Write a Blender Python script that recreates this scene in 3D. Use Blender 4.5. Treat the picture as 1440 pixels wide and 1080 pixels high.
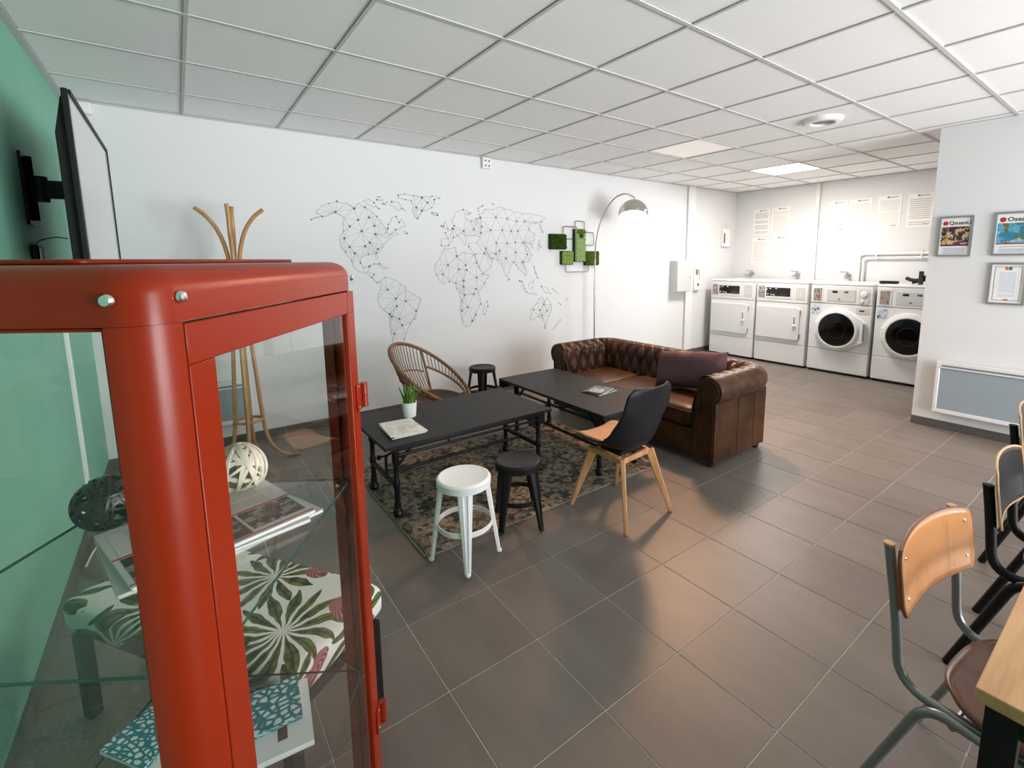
import bpy, math, random
from mathutils import Vector, Matrix
random.seed(7)
PI = math.pi
S = bpy.context.scene
COL = S.collection
for _o in list(bpy.data.objects):
    bpy.data.objects.remove(_o, do_unlink=True)

# ------------------------------------------------------------------ camera
HC = 1.57874                      # eye height
YAW, PITCH, ROLL = 0.6467, 0.1395, -0.00656
FPX, PCX, PCY = 672.855, 761.85, 459.05
_f = Vector((math.sin(YAW)*math.cos(PITCH), math.cos(YAW)*math.cos(PITCH), -math.sin(PITCH)))
_r = Vector((math.cos(YAW), -math.sin(YAW), 0)); _u = _r.cross(_f)
CR = math.cos(ROLL)*_r + math.sin(ROLL)*_u
CU = -math.sin(ROLL)*_r + math.cos(ROLL)*_u
CF = _f
cd = bpy.data.cameras.new('camera'); cam = bpy.data.objects.new('camera', cd); COL.objects.link(cam)
M = Matrix.Identity(4)
for i in range(3):
    M[i][0] = CR[i]; M[i][1] = CU[i]; M[i][2] = -CF[i]
M[0][3], M[1][3], M[2][3] = 0, 0, HC
cam.matrix_world = M
cd.sensor_fit = 'HORIZONTAL'; cd.sensor_width = 36
cd.lens = FPX*36/1440
cd.shift_x = (720-PCX)/1440; cd.shift_y = (PCY-540)/1440
cd.clip_start = .02; cd.clip_end = 60
S.camera = cam
def proj(x, y, z):
    v = Vector((x, y, z-HC)); d = v.dot(CF)
    return (PCX+FPX*v.dot(CR)/d, PCY-FPX*v.dot(CU)/d, d) if d > .01 else (-9999, -9999, d)

# ------------------------------------------------------------------ room sizes
XG, XL, XP = -.55, 7.924, 5.521      # green wall, laundry wall, poster wall
YB, YF, YPC = 4.805, -2.6, 1.405     # map wall, shop-front wall, poster wall's free end
ZC = 2.704                           # ceiling

# ------------------------------------------------------------------ world, daylight, exposure
vs = S.view_settings
vs.view_transform = 'Standard'; vs.look = 'None'; vs.gamma = 1; vs.use_curve_mapping = False
vs.exposure = 0.36
w = bpy.data.worlds.new('sky'); S.world = w; w.use_nodes = True
w.node_tree.nodes['Background'].inputs[0].default_value = (.80, .90, 1.0, 1)
w.node_tree.nodes['Background'].inputs[1].default_value = 1.0

def area(name, loc, direction, sx, sy, power, col, spread=180):
    l = bpy.data.lights.new(name, 'AREA'); l.shape = 'RECTANGLE'; l.size = sx; l.size_y = sy
    l.energy = power; l.color = col; l.spread = math.radians(spread)
    o = bpy.data.objects.new(name, l); COL.objects.link(o); o.location = loc
    o.rotation_euler = Vector(direction).to_track_quat('-Z', 'Y').to_euler()
    return o
# daylight in the street outside the shop window behind the camera
area('daylight_street', (3.7, YF-1.3, 1.5), (0, 1, 0), 5.0, 2.9, 360, (1.0, .97, .98))
# unseen area light added outside the shop window to brighten the ceiling
area('ceiling_fill', (6.0, YF-4.4, .02), (-.1, .3, 1), 7.0, 4.0, 1500, (.99, .97, .985))

# ------------------------------------------------------------------ materials
def L(r, g, b):
    c = lambda v: (v/255/12.92) if v/255 <= .04045 else ((v/255+.055)/1.055)**2.4
    return (c(r), c(g), c(b))
class NT:
    def __init__(s, name):
        s.m = bpy.data.materials.new(name); s.m.use_nodes = True; s.t = s.m.node_tree
        s.b = s.t.nodes['Principled BSDF']; s.out = s.t.nodes['Material Output']
    def n(s, typ, **kw):
        x = s.t.nodes.new(typ)
        for k, v in kw.items():
            if k.startswith('i_'):
                key = k[2:]; key = int(key) if key.isdigit() else key.replace('_', ' ')
                s.set(x, key, v)
            else: setattr(x, k, v)
        return x
    def set(s, x, key, v):
        if isinstance(v, bpy.types.NodeSocket): s.t.links.new(v, x.inputs[key])
        else: x.inputs[key].default_value = v
    def math(s, op, a, b=0, c=0):
        x = s.n('ShaderNodeMath', operation=op); s.set(x, 0, a); s.set(x, 1, b); s.set(x, 2, c); return x.outputs[0]
    def mix(s, f, a, b):
        x = s.n('ShaderNodeMix', data_type='RGBA')
        for k, v in ((0, f), (6, a), (7, b)):
            if isinstance(v, tuple) and len(v) == 3: v = v+(1,)
            s.set(x, k, v)
        return x.outputs[2]
    def coord(s, kind='Object'): return s.n('ShaderNodeTexCoord').outputs[kind]
    def noise(s, vec, scale, detail=4, rough=.55):
        x = s.n('ShaderNodeTexNoise'); s.set(x, 'Vector', vec); s.set(x, 'Scale', scale); s.set(x, 'Detail', detail); s.set(x, 'Roughness', rough); return x.outputs[0]
    def ramp(s, f, lo, hi):
        x = s.n('ShaderNodeMapRange'); s.set(x, 0, f); s.set(x, 1, lo); s.set(x, 2, hi); return x.outputs[0]
    def bump(s, h, strength, dist=.01):
        x = s.n('ShaderNodeBump'); s.set(x, 'Height', h); s.set(x, 'Strength', strength); s.set(x, 'Distance', dist); s.t.links.new(x.outputs[0], s.b.inputs['Normal'])
    def base(s, v, rough=.5, metal=0, spec=.5):
        if isinstance(v, tuple): v = (v+(1,))[:4]
        s.set(s.b, 'Base Color', v); s.set(s.b, 'Roughness', rough); s.set(s.b, 'Metallic', metal); s.set(s.b, 'Specular IOR Level', spec)
        return s
def pl(name, c, rough=.5, metal=0, spec=.5, var=0, scale=8, bump=0, bscale=200):
    t = NT(name)
    if var:
        f = t.noise(t.coord(), scale)
        t.base(t.mix(t.ramp(f, .3, .7), tuple(x*(1-var) for x in c), tuple(min(1, x*(1+var)) for x in c)), rough, metal, spec)
    else: t.base(c, rough, metal, spec)
    if bump: t.bump(t.noise(t.coord(), bscale, 2), bump, .002)
    return t.m
def emit(name, c, s):
    t = NT(name); t.base(c, .5); t.set(t.b, 'Emission Color', c+(1,)); t.set(t.b, 'Emission Strength', s); return t.m
def stretch(t, sx, sy, sz, kind='Object'):
    x = t.n('ShaderNodeMapping'); t.set(x, 0, t.coord(kind)); t.set(x, 3, (sx, sy, sz)); return x.outputs[0]
def wood(name, a, b, along=0, rough=.4, scale=1.0, knots=.3):
    t = NT(name); sc = [14*scale]*3; sc[along] = 1.3*scale
    v = stretch(t, *sc); f = t.noise(v, 1.6, 6, .6); g = t.noise(v, 7, 4, .7)
    h = t.noise(t.coord(), 3*scale, 2)
    k = t.math('ADD', t.math('MULTIPLY', f, .6), t.math('ADD', t.math('MULTIPLY', g, .25), t.math('MULTIPLY', h, knots)))
    t.base(t.mix(t.ramp(k, .38, .72), a, b), rough); t.bump(g, .08, .002); return t.m

MT = {}
MT['wall'] = pl('wall_paint', L(226, 226, 226), .75, bump=.05, bscale=120)
def _green():
    t = NT('green_paint'); f = t.noise(t.coord(), 2.5); g = t.noise(t.coord(), 40, 3)
    t.base(t.mix(t.ramp(f, .3, .7), L(120, 184, 158), L(128, 190, 164)), .7); t.bump(g, .25, .004); return t.m
MT['green'] = _green()
def _tile():
    t = NT('floor_tile_stone'); oi = t.n('ShaderNodeObjectInfo'); co = t.n('ShaderNodeNewGeometry').outputs['Position']
    mp = t.n('ShaderNodeMapping'); t.set(mp, 0, co); t.set(mp, 3, (4, 1.2, 1)); 
    a = t.noise(mp.outputs[0], 1.5, 5, .6); g = t.noise(co, 160, 2, .8)
    k = t.math('ADD', t.math('MULTIPLY', a, .6), t.math('ADD', t.math('MULTIPLY', g, .35), t.math('MULTIPLY', oi.outputs['Random'], .15)))
    t.base(t.mix(t.ramp(k, .3, .8), L(103, 94, 87), L(130, 120, 112)), t.ramp(a, 0, 1), 0, .42)
    rr = t.n('ShaderNodeMapRange'); t.set(rr, 0, g); t.set(rr, 3, .36); t.set(rr, 4, .46); t.t.links.new(rr.outputs[0], t.b.inputs['Roughness'])
    t.bump(g, .04, .001); return t.m
MT['tile'] = _tile()
MT['grout'] = pl('grout', L(205, 200, 194), .8)
MT['skirt'] = pl('skirting_tile', L(92, 86, 82), .4, var=.12, scale=20)
MT['ctile'] = pl('ceiling_tile_mineral', L(246, 246, 245), .9, bump=.12, bscale=300)
MT['runner'] = pl('white_enamel_grid', L(204, 204, 203), .9, 0, .1)
MT['gap'] = pl('ceiling_void', L(70, 70, 70), .9)
MT['white'] = pl('white_enamel', L(230, 230, 230), .28)
MT['whitepl'] = pl('white_plastic', L(236, 236, 234), .4)
MT['black'] = pl('black_metal', (.009, .009, .010), .45, .0, .25, var=.3, scale=30)
MT['blackpl'] = pl('black_plastic', (.010, .010, .011), .5, 0, .25)
MT['gloss'] = pl('black_gloss', (.008, .008, .009), .12)
MT['rubber'] = pl('dark_rubber', (.012, .012, .012), .7)
MT['ttop'] = pl('black_tabletop', L(40, 38, 36), .5, 0, .2, var=.2, scale=5)
MT['chrome'] = pl('chrome', (.62, .60, .57), .12, 1)
MT['steel'] = pl('brushed_steel', (.45, .45, .46), .3, 1)
MT['zinc'] = pl('zinc_bolt', (.75, .74, .72), .22, 1)
MT['alu'] = pl('aluminium_frame', L(150, 154, 156), .4, .4)
MT['red'] = pl('red_lacquer', L(139, 37, 9), .30, .0, .28, var=.03, scale=4)
MT['paper'] = pl('paper', L(238, 236, 232), .6)
MT['oak'] = wood('pale_oak', L(178, 120, 70), L(222, 170, 118), 2, .4)
MT['tableoak'] = wood('table_oak', L(176, 124, 76), L(226, 180, 130), 0, .4, .6)
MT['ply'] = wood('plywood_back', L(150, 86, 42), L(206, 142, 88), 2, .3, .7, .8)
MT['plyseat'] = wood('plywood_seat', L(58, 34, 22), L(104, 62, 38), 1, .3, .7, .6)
MT['plyedge'] = pl('plywood_edge', L(206, 160, 116), .5, var=.15, scale=60)
MT['bent'] = wood('bentwood', L(150, 104, 62), L(200, 154, 102), 2, .45)
MT['gunmetal'] = pl('grey_lacquered_tube', L(138, 140, 142), .28, .55)
MT['tan'] = pl('tan_leatherette', L(206, 148, 92), .5, var=.1, scale=20, bump=.1, bscale=400)
MT['ratt'] = wood('rattan', L(78, 50, 29), L(140, 98, 60), 0, .5, 2)
MT['rattdark'] = pl('woven_seat', L(58, 42, 32), .7, var=.4, scale=90, bump=.4, bscale=160)
MT['line'] = pl('map_line', L(164, 166, 168), .7)
MT['dot'] = pl('map_dot', L(104, 104, 106), .7)
MT['panelgrey'] = pl('grey_metal_box', L(206, 206, 204), .4)
MT['mark'] = pl('grey_print', L(120, 122, 126), .5)
MT['ink'] = pl('dark_ink', L(40, 44, 60), .5)
MT['redink'] = pl('red_ink', L(190, 40, 55), .5)
MT['orangeink'] = pl('orange_ink', L(214, 106, 62), .5)
MT['blueink'] = pl('blue_ink', L(70, 100, 140), .5)

def glass(name, tint, refl=1.0, rough=.01):
    t = NT(name); t.t.nodes.remove(t.b)
    tr = t.n('ShaderNodeBsdfTransparent'); t.set(tr, 0, tint+(1,))
    gl = t.n('ShaderNodeBsdfGlossy'); t.set(gl, 'Roughness', rough); t.set(gl, 0, (1, 1, 1, 1))
    fr = t.n('ShaderNodeFresnel'); t.set(fr, 0, 1.45)
    front = t.math('SUBTRACT', 1, t.n('ShaderNodeNewGeometry').outputs['Backfacing'])   # the outer face reflects, the inner one only lets through
    mx = t.n('ShaderNodeMixShader'); t.set(mx, 0, t.math('MULTIPLY', t.math('MULTIPLY', fr.outputs[0], refl), front)); t.set(mx, 1, tr.outputs[0]); t.set(mx, 2, gl.outputs[0])
    t.t.links.new(mx.outputs[0], t.out.inputs[0]); return t.m
MT['glass'] = glass('clear_glass', (.985, .993, .99), 1.0)
MT['shelfglass'] = glass('shelf_glass', (.95, .975, .968), 1.0)
MT['glassedge'] = pl('green_glass_edge', L(38, 78, 68), .15)
MT['winglass'] = glass('window_glass', (.97, .99, 1), .5)

def _leather():
    t = NT('brown_leather'); c = t.coord(); a = t.noise(c, 3.2, 5, .6); b = t.noise(c, 14, 4); g = t.noise(c, 260, 2)
    k = t.math('ADD', t.math('MULTIPLY', a, .75), t.math('MULTIPLY', b, .3))
    t.base(t.mix(t.ramp(k, .38, .68), L(34, 19, 10), L(86, 51, 25)), .4, 0, .3)
    t.bump(t.math('ADD', t.math('MULTIPLY', g, .3), b), .12, .003); return t.m
MT['leather'] = _leather()
MT['purple'] = pl('plum_fabric', L(84, 56, 62), .85, var=.15, scale=30, bump=.25, bscale=500)

def _rug():
    t = NT('vintage_rug'); c = t.coord()
    a = t.noise(c, 4, 4, .6); sp = t.noise(c, 26, 4, .75); bl = t.noise(c, 6.5, 5, .7); w_ = t.noise(c, 110, 2, .8)
    vo = t.n('ShaderNodeTexVoronoi', feature='DISTANCE_TO_EDGE'); t.set(vo, 'Vector', c); t.set(vo, 'Scale', 17)
    e = t.math('SUBTRACT', 1, t.ramp(vo.outputs['Distance'], .04, .12))
    col = t.mix(t.ramp(a, .38, .62), L(184, 162, 134), L(146, 134, 120))
    col = t.mix(t.math('MULTIPLY', e, .55), col, L(96, 98, 96))
    col = t.mix(t.math('MULTIPLY', t.ramp(bl, .50, .58), .85), col, L(66, 70, 72))
    col = t.mix(t.math('MULTIPLY', t.ramp(sp, .50, .57), .75), col, L(50, 50, 48))
    col = t.mix(t.ramp(w_, .35, .65), t.mix(.35, col, L(40, 36, 32)), col)
    t.base(col, .95, 0, .1); t.bump(w_, .6, .004); return t.m
MT['rug'] = _rug()
MT['rughem'] = pl('rug_hem', L(140, 128, 110), .95, var=.4, scale=120)

def _moss(name, a, b):
    t = NT(name); c = t.coord(); n1 = t.noise(c, 60, 4, .7)
    t.base(t.mix(t.ramp(n1, .3, .7), a, b), .95, 0, .1); t.bump(n1, .8, .01); return t.m
MT['moss_dark'] = _moss('moss_dark', L(24, 44, 12), L(66, 92, 32))
MT['moss_mid'] = _moss('moss_olive', L(48, 66, 18), L(104, 122, 48))
MT['moss_light'] = _moss('moss_light', L(98, 128, 52), L(158, 182, 100))
MT['moss_pale'] = _moss('moss_pale', L(132, 158, 96), L(172, 192, 136))

def printed(name, paper, ink, rows, seed, dens=.5, lo=.08, hi=.86, axes=('X', 'Z'), strength=.8):
    """rows of broken dark dashes on paper: small print too far away to read"""
    t = NT(name); sp = t.n('ShaderNodeSeparateXYZ'); t.set(sp, 0, t.coord('Generated'))
    u, v = sp.outputs[axes[0]], sp.outputs[axes[1]]
    rv = t.math('MULTIPLY', v, rows); fr = t.math('FRACT', rv); fl = t.math('FLOOR', rv)
    line = t.math('LESS_THAN', fr, .42)
    cb = t.n('ShaderNodeCombineXYZ'); t.set(cb, 0, t.math('MULTIPLY', u, 9)); t.set(cb, 1, t.math('ADD', t.math('MULTIPLY', fl, 7.31), seed)); 
    nz = t.noise(cb.outputs[0], 2.0, 3, .7)
    cb2 = t.n('ShaderNodeCombineXYZ'); t.set(cb2, 1, t.math('ADD', t.math('MULTIPLY', fl, 3.77), seed+.5))
    ln = t.noise(cb2.outputs[0], 3.0, 1)
    on = t.math('GREATER_THAN', nz, 1-dens-.1)
    inr = t.math('MULTIPLY', t.math('MULTIPLY', t.math('GREATER_THAN', u, .09), t.math('LESS_THAN', u, .91)), t.math('MULTIPLY', t.math('GREATER_THAN', v, lo), t.math('LESS_THAN', v, hi)))
    blk = t.math('GREATER_THAN', ln, .40)
    mk = t.math('MULTIPLY', t.math('MULTIPLY', line, on), t.math('MULTIPLY', inr, blk))
    t.base(t.mix(t.math('MULTIPLY', mk, strength), paper, ink), .6); return t.m

def photo(name, cols, scale, seed=0):
    """a printed picture: blotches of its colours"""
    t = NT(name); c = t.coord('Generated'); mp = t.n('ShaderNodeMapping'); t.set(mp, 0, c); t.set(mp, 1, (seed, seed*.7, 0))
    col = cols[0]
    for i, k in enumerate(cols[1:]):
        n = t.noise(mp.outputs[0], scale*(1+.35*i), 3, .6); mp2 = t.n('ShaderNodeMapping'); t.set(mp2, 0, mp.outputs[0]); t.set(mp2, 1, (1.7, 2.3, .9)); mp = mp2
        col = t.mix(t.ramp(n, .52, .56), col, k)
    t.base(col, .35); return t.m

def _tropical():
    t = NT('tropical_print'); sp = t.n('ShaderNodeSeparateXYZ'); t.set(sp, 0, t.coord())
    dz = t.math('SUBTRACT', .462, sp.outputs[2])
    co = t.n('ShaderNodeCombineXYZ'); t.set(co, 0, t.math('SUBTRACT', sp.outputs[0], dz)); t.set(co, 1, t.math('SUBTRACT', sp.outputs[1], dz))
    wn = t.n('ShaderNodeTexNoise'); t.set(wn, 'Vector', co.outputs[0]); t.set(wn, 'Scale', 9.0); t.set(wn, 'Detail', 2)
    vm = t.n('ShaderNodeVectorMath', operation='SUBTRACT'); t.set(vm, 0, wn.outputs['Color']); t.set(vm, 1, (.5, .5, .5))
    vs_ = t.n('ShaderNodeVectorMath', operation='SCALE'); t.set(vs_, 0, vm.outputs[0]); t.set(vs_, 'Scale', .05)
    va = t.n('ShaderNodeVectorMath', operation='ADD'); t.set(va, 0, co.outputs[0]); t.set(va, 1, vs_.outputs[0])
    s2 = t.n('ShaderNodeSeparateXYZ'); t.set(s2, 0, va.outputs[0]); px, py = s2.outputs[0], s2.outputs[1]
    col = L(232, 230, 224); gn = t.noise(co.outputs[0], 30, 3)
    fans = [(.16, .30, .20, 15, 0), (-.04, .10, .13, 11, 1), (.40, .10, .17, 13, 2), (.62, .34, .2, 13, .5), (.86, .12, .19, 13, 1.4), (.30, .47, .15, 11, 2.4), (-.07, .40, .13, 11, .9), (.52, -.08, .14, 11, 3), (1.04, .40, .18, 13, 1), (.30, -.07, .12, 9, 2), (.75, .52, .15, 11, 0)]
    for cx, cy, R, n, ph in fans:
        dx = t.math('SUBTRACT', px, cx); dy = t.math('SUBTRACT', py, cy)
        r = t.math('SQRT', t.math('ADD', t.math('MULTIPLY', dx, dx), t.math('MULTIPLY', dy, dy)))
        th = t.math('ARCTAN2', dy, dx)
        k = t.math('ABSOLUTE', t.math('SUBTRACT', t.math('FRACT', t.math('ADD', t.math('MULTIPLY', th, n/(2*PI)), ph+10)), .5))
        wd = t.math('MULTIPLY', t.math('SINE', t.math('MULTIPLY', t.math('MINIMUM', t.math('DIVIDE', r, R), 1), PI)), .36)
        m = t.math('GREATER_THAN', wd, k)
        rib = t.math('LESS_THAN', k, .07)
        g = t.mix(t.ramp(gn, .35, .65), L(48, 66, 44), L(118, 130, 70))
        g = t.mix(t.math('MULTIPLY', rib, .7), g, L(30, 40, 30))
        col = t.mix(m, col, g)
    for cx, cy, R in [(.05, .13, .055), (-.05, .27, .04), (.52, .33, .07), (.95, .22, .08), (.74, .10, .05), (.27, .03, .045)]:
        dx = t.math('SUBTRACT', px, cx); dy = t.math('SUBTRACT', py, cy)
        r = t.math('SQRT', t.math('ADD', t.math('MULTIPLY', dx, dx), t.math('MULTIPLY', dy, dy)))
        st = t.math('SINE', t.math('MULTIPLY', t.math('ADD', dx, t.math('MULTIPLY', r, 1.4)), 340))
        col = t.mix(t.math('LESS_THAN', r, R), col, t.mix(t.ramp(st, -.3, .6), L(120, 62, 66), L(184, 120, 122)))
    t.base(col, .8, 0, .2); t.bump(t.noise(t.coord(), 600, 1), .1, .001); return t.m
MT['tropical'] = _tropical()
def _teal():
    t = NT('teal_net_print'); c = stretch(t, 3.0, 4.2, 1, 'Generated')
    vo = t.n('ShaderNodeTexVoronoi', feature='DISTANCE_TO_EDGE'); t.set(vo, 'Vector', c); t.set(vo, 'Scale', 2.6)
    t.base(t.mix(t.ramp(vo.outputs['Distance'], .12, .24), L(26, 112, 122), L(206, 226, 228)), .4); return t.m
MT['teal'] = _teal()
def _perf():
    t = NT('perforated_grey'); c = stretch(t, 1, 1, 1); vo = t.n('ShaderNodeTexVoronoi'); t.set(vo, 'Vector', c); t.set(vo, 'Scale', 110); t.set(vo, 'Randomness', 0.0)
    t.base(t.mix(t.ramp(vo.outputs['Distance'], .25, .4), L(92, 104, 112), L(172, 184, 190)), .5); return t.m
MT['perf'] = _perf()
MT['screen'] = None
def _screen():
    t = NT('tv_screen'); t.base((.03, .03, .035), .12); t.set(t.b, 'Emission Color', (.80, .80, .84, 1)); t.set(t.b, 'Emission Strength', .2); return t.m  # weak emission added to turn the dark screen pale grey
MT['screen'] = _screen()

# ------------------------------------------------------------------ mesh helpers
class MB:
    def __init__(s): s.v = []; s.f = []; s.mi = []; s.cur = 0
    def add(s, vs_, fs):
        o = len(s.v); s.v += [tuple(p) for p in vs_]; s.f += [tuple(i+o for i in f) for f in fs]; s.mi += [s.cur]*len(fs); return s
    def box(s, x0, x1, y0, y1, z0, z1):
        v = [(x, y, z) for z in (z0, z1) for y in (y0, y1) for x in (x0, x1)]
        return s.add(v, [(0, 2, 3, 1), (4, 5, 7, 6), (0, 1, 5, 4), (2, 6, 7, 3), (0, 4, 6, 2), (1, 3, 7, 5)])
    def bar(s, p, q, w0, h0, w1=None, h1=None, side=None):
        p, q = Vector(p), Vector(q); d = (q-p).normalized()
        a = Vector(side) if side else (Vector((0, 0, 1)) if abs(d.z) < .9 else Vector((1, 0, 0)))
        a = (a-d*a.dot(d)).normalized(); b = d.cross(a)
        w1 = w0 if w1 is None else w1; h1 = h0 if h1 is None else h1
        v = []
        for c, w_, h_ in ((p, w0, h0), (q, w1, h1)):
            v += [c+a*(i*w_/2)+b*(j*h_/2) for i, j in ((-1, -1), (1, -1), (1, 1), (-1, 1))]
        return s.add(v, [(3, 2, 1, 0), (4, 5, 6, 7)]+[(i, (i+1) % 4, 4+(i+1) % 4, 4+i) for i in range(4)])
    def tube(s, pts, r, n=10, closed=False, flat=1.0):
        pts = [Vector(p) for p in pts]; N = len(pts)
        rs = r if isinstance(r, (list, tuple)) else [r]*N
        T = []
        for i in range(N):
            if closed: d = pts[(i+1) % N]-pts[i-1]
            else: d = pts[min(i+1, N-1)]-pts[max(i-1, 0)]
            T.append(d.normalized())
        a = Vector((0, 0, 1)) if abs(T[0].z) < .9 else Vector((1, 0, 0))
        a = (a-T[0]*a.dot(T[0])).normalized(); v = []
        for i in range(N):
            a = (a-T[i]*a.dot(T[i])).normalized(); b = T[i].cross(a)
            v += [pts[i]+(a*math.cos(2*PI*k/n)+b*math.sin(2*PI*k/n)*flat)*rs[i] for k in range(n)]
        f = [(i*n+k, i*n+(k+1) % n, (i+1) % N*n+(k+1) % n, (i+1) % N*n+k) for i in range(N if closed else N-1) for k in range(n)]
        if not closed: f += [tuple(range(n-1, -1, -1)), tuple((N-1)*n+k for k in range(n))]
        return s.add(v, f)
    def lathe(s, prof, n=24, c=(0, 0, 0), axis='z', cap=True):
        v = []
        for r, z in prof:
            for k in range(n):
                x, y = r*math.cos(2*PI*k/n), r*math.sin(2*PI*k/n)
                p = (x, y, z) if axis == 'z' else ((z, x, y) if axis == 'x' else (y, z, x))
                v.append((p[0]+c[0], p[1]+c[1], p[2]+c[2]))
        m = len(prof)
        f = [(i*n+k, i*n+(k+1) % n, (i+1)*n+(k+1) % n, (i+1)*n+k) for i in range(m-1) for k in range(n)]
        if cap: f += [tuple(range(n-1, -1, -1)), tuple((m-1)*n+k for k in range(n))]
        return s.add(v, f)
    def ball(s, c, r, n=12, m=8, sc=(1, 1, 1), e1=1, e2=1):
        P = lambda x, e: math.copysign(abs(x)**e, x)
        v = [(c[0], c[1], c[2]-r*sc[2])]
        for j in range(1, m):
            t = -PI/2+PI*j/m
            for k in range(n):
                a = 2*PI*k/n
                v.append((c[0]+r*sc[0]*P(math.cos(t), e1)*P(math.cos(a), e2), c[1]+r*sc[1]*P(math.cos(t), e1)*P(math.sin(a), e2), c[2]+r*sc[2]*P(math.sin(t), e1)))
        v.append((c[0], c[1], c[2]+r*sc[2])); last = len(v)-1
        f = [(0, 1+(k+1) % n, 1+k) for k in range(n)]
        f += [(1+j*n+k, 1+j*n+(k+1) % n, 1+(j+1)*n+(k+1) % n, 1+(j+1)*n+k) for j in range(m-2) for k in range(n)]
        f += [(1+(m-2)*n+k, 1+(m-2)*n+(k+1) % n, last) for k in range(n)]
        return s.add(v, f)
    def prism(s, poly, t0, t1, fn=lambda a, b, t: (a, b, t)):
        n = len(poly); v = [fn(a, b, t0) for a, b in poly]+[fn(a, b, t1) for a, b in poly]
        return s.add(v, [tuple(range(n-1, -1, -1)), tuple(range(n, 2*n))]+[(i, (i+1) % n, n+(i+1) % n, n+i) for i in range(n)])
    def grid(s, fn, nu, nv, cu=False):
        v = [fn(i/(nu if cu else nu-1), j/(nv-1)) for j in range(nv) for i in range(nu)]
        f = [(j*nu+i, j*nu+(i+1) % nu, (j+1)*nu+(i+1) % nu, (j+1)*nu+i) for j in range(nv-1) for i in range(nu if cu else nu-1)]
        return s.add(v, f)
    def mesh(s, name, mats, smooth=35):
        me = bpy.data.meshes.new(name); me.from_pydata(s.v, [], s.f)
        for m in (mats if isinstance(mats, (list, tuple)) else [mats]): me.materials.append(m)
        if any(s.mi): me.polygons.foreach_set('material_index', s.mi)
        import bmesh
        b = bmesh.new(); b.from_mesh(me); bmesh.ops.recalc_face_normals(b, faces=b.faces[:]); b.to_mesh(me); b.free()
        if smooth:
            me.polygons.foreach_set('use_smooth', [True]*len(me.polygons)); me.set_sharp_from_angle(angle=math.radians(smooth))
        me.update(); return me
def obj(name, mb, mat, parent=None, bevel=0, seg=3, smooth=35, loc=None, rot=None, solid=0, label=None):
    mats = [MT[k] if isinstance(k, str) else k for k in (mat if isinstance(mat, (list, tuple)) else [mat])]
    me = mb if isinstance(mb, bpy.types.Mesh) else mb.mesh(name, mats, smooth)
    o = bpy.data.objects.new(name, me); COL.objects.link(o)
    if parent: o.parent = parent
    if loc: o.location = loc
    if rot: o.rotation_euler = rot
    if solid:
        m = o.modifiers.new('thickness', 'SOLIDIFY'); m.thickness = solid; m.offset = 0
    if bevel:
        m = o.modifiers.new('bevel', 'BEVEL'); m.width = bevel; m.segments = seg; m.limit_method = 'ANGLE'; m.angle_limit = math.radians(40); m.harden_normals = False
    if label: o['label'] = label
    return o
def tag(o, label, cat, group=None):
    o['label'] = label; o['category'] = cat
    if group: o['group'] = group
    return o
def thing(name, label, cat, loc=(0, 0, 0), rz=0, group=None):
    o = bpy.data.objects.new(name, None); COL.objects.link(o); o.location = loc; o.rotation_euler = (0, 0, rz); o.empty_display_size = .1
    return tag(o, label, cat, group)
def struct(name, mb, mat, **kw):
    o = obj(name, mb, mat, **kw); o['kind'] = 'structure'; return o
def B(*a): return MB().box(*a)
def text(name, body, size, mat, parent, loc, rot, depth=.0008, align='LEFT'):
    c = bpy.data.curves.new(name, 'FONT'); c.body = body; c.size = size; c.extrude = depth/2; c.offset = size*.022; c.align_x = align; c.resolution_u = 3
    t = bpy.data.objects.new('tmp', c); COL.objects.link(t); bpy.context.view_layer.update()
    me = bpy.data.meshes.new_from_object(t.evaluated_get(bpy.context.evaluated_depsgraph_get())); me.name = name
    bpy.data.objects.remove(t, do_unlink=True)
    me.materials.clear(); me.materials.append(MT[mat] if isinstance(mat, str) else mat)
    o = bpy.data.objects.new(name, me); COL.objects.link(o); o.parent = parent; o.location = loc; o.rotation_euler = rot
    return o
def fillet(pts, r, n=6):
    """polyline with its inner corners rounded"""
    P = [Vector(p) for p in pts]; out = [P[0]]
    for i in range(1, len(P)-1):
        a, b, c = P[i-1], P[i], P[i+1]; d1 = (a-b).normalized(); d2 = (c-b).normalized()
        k = min(r, (a-b).length*.49, (c-b).length*.49); p, q = b+d1*k, b+d2*k
        for j in range(n+1):
            t = j/n; out.append(p*(1-t)**2+b*2*t*(1-t)+q*t*t)
    out.append(P[-1]); return out
def cat(pts, n=8):
    P = [Vector(p) for p in pts]; Q = [P[0]*2-P[1]]+P+[P[-1]*2-P[-2]]; out = []
    for i in range(1, len(Q)-2):
        for j in range(n):
            t = j/n; a, b, c, d = Q[i-1:i+3]
            out.append(.5*((2*b)+(c-a)*t+(2*a-5*b+4*c-d)*t*t+(3*b-a-3*c+d)*t**3))
    out.append(P[-1]); return out
def rrect(w_, h_, r, n=5, c=(0, 0)):
    out = []
    for k, (sx, sy) in enumerate(((1, 1), (-1, 1), (-1, -1), (1, -1))):
        for j in range(n+1):
            a = PI/2*(k+j/n); out.append((c[0]+sx*(w_/2-r)+r*math.cos(a), c[1]+sy*(h_/2-r)+r*math.sin(a)))
    return out

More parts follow.
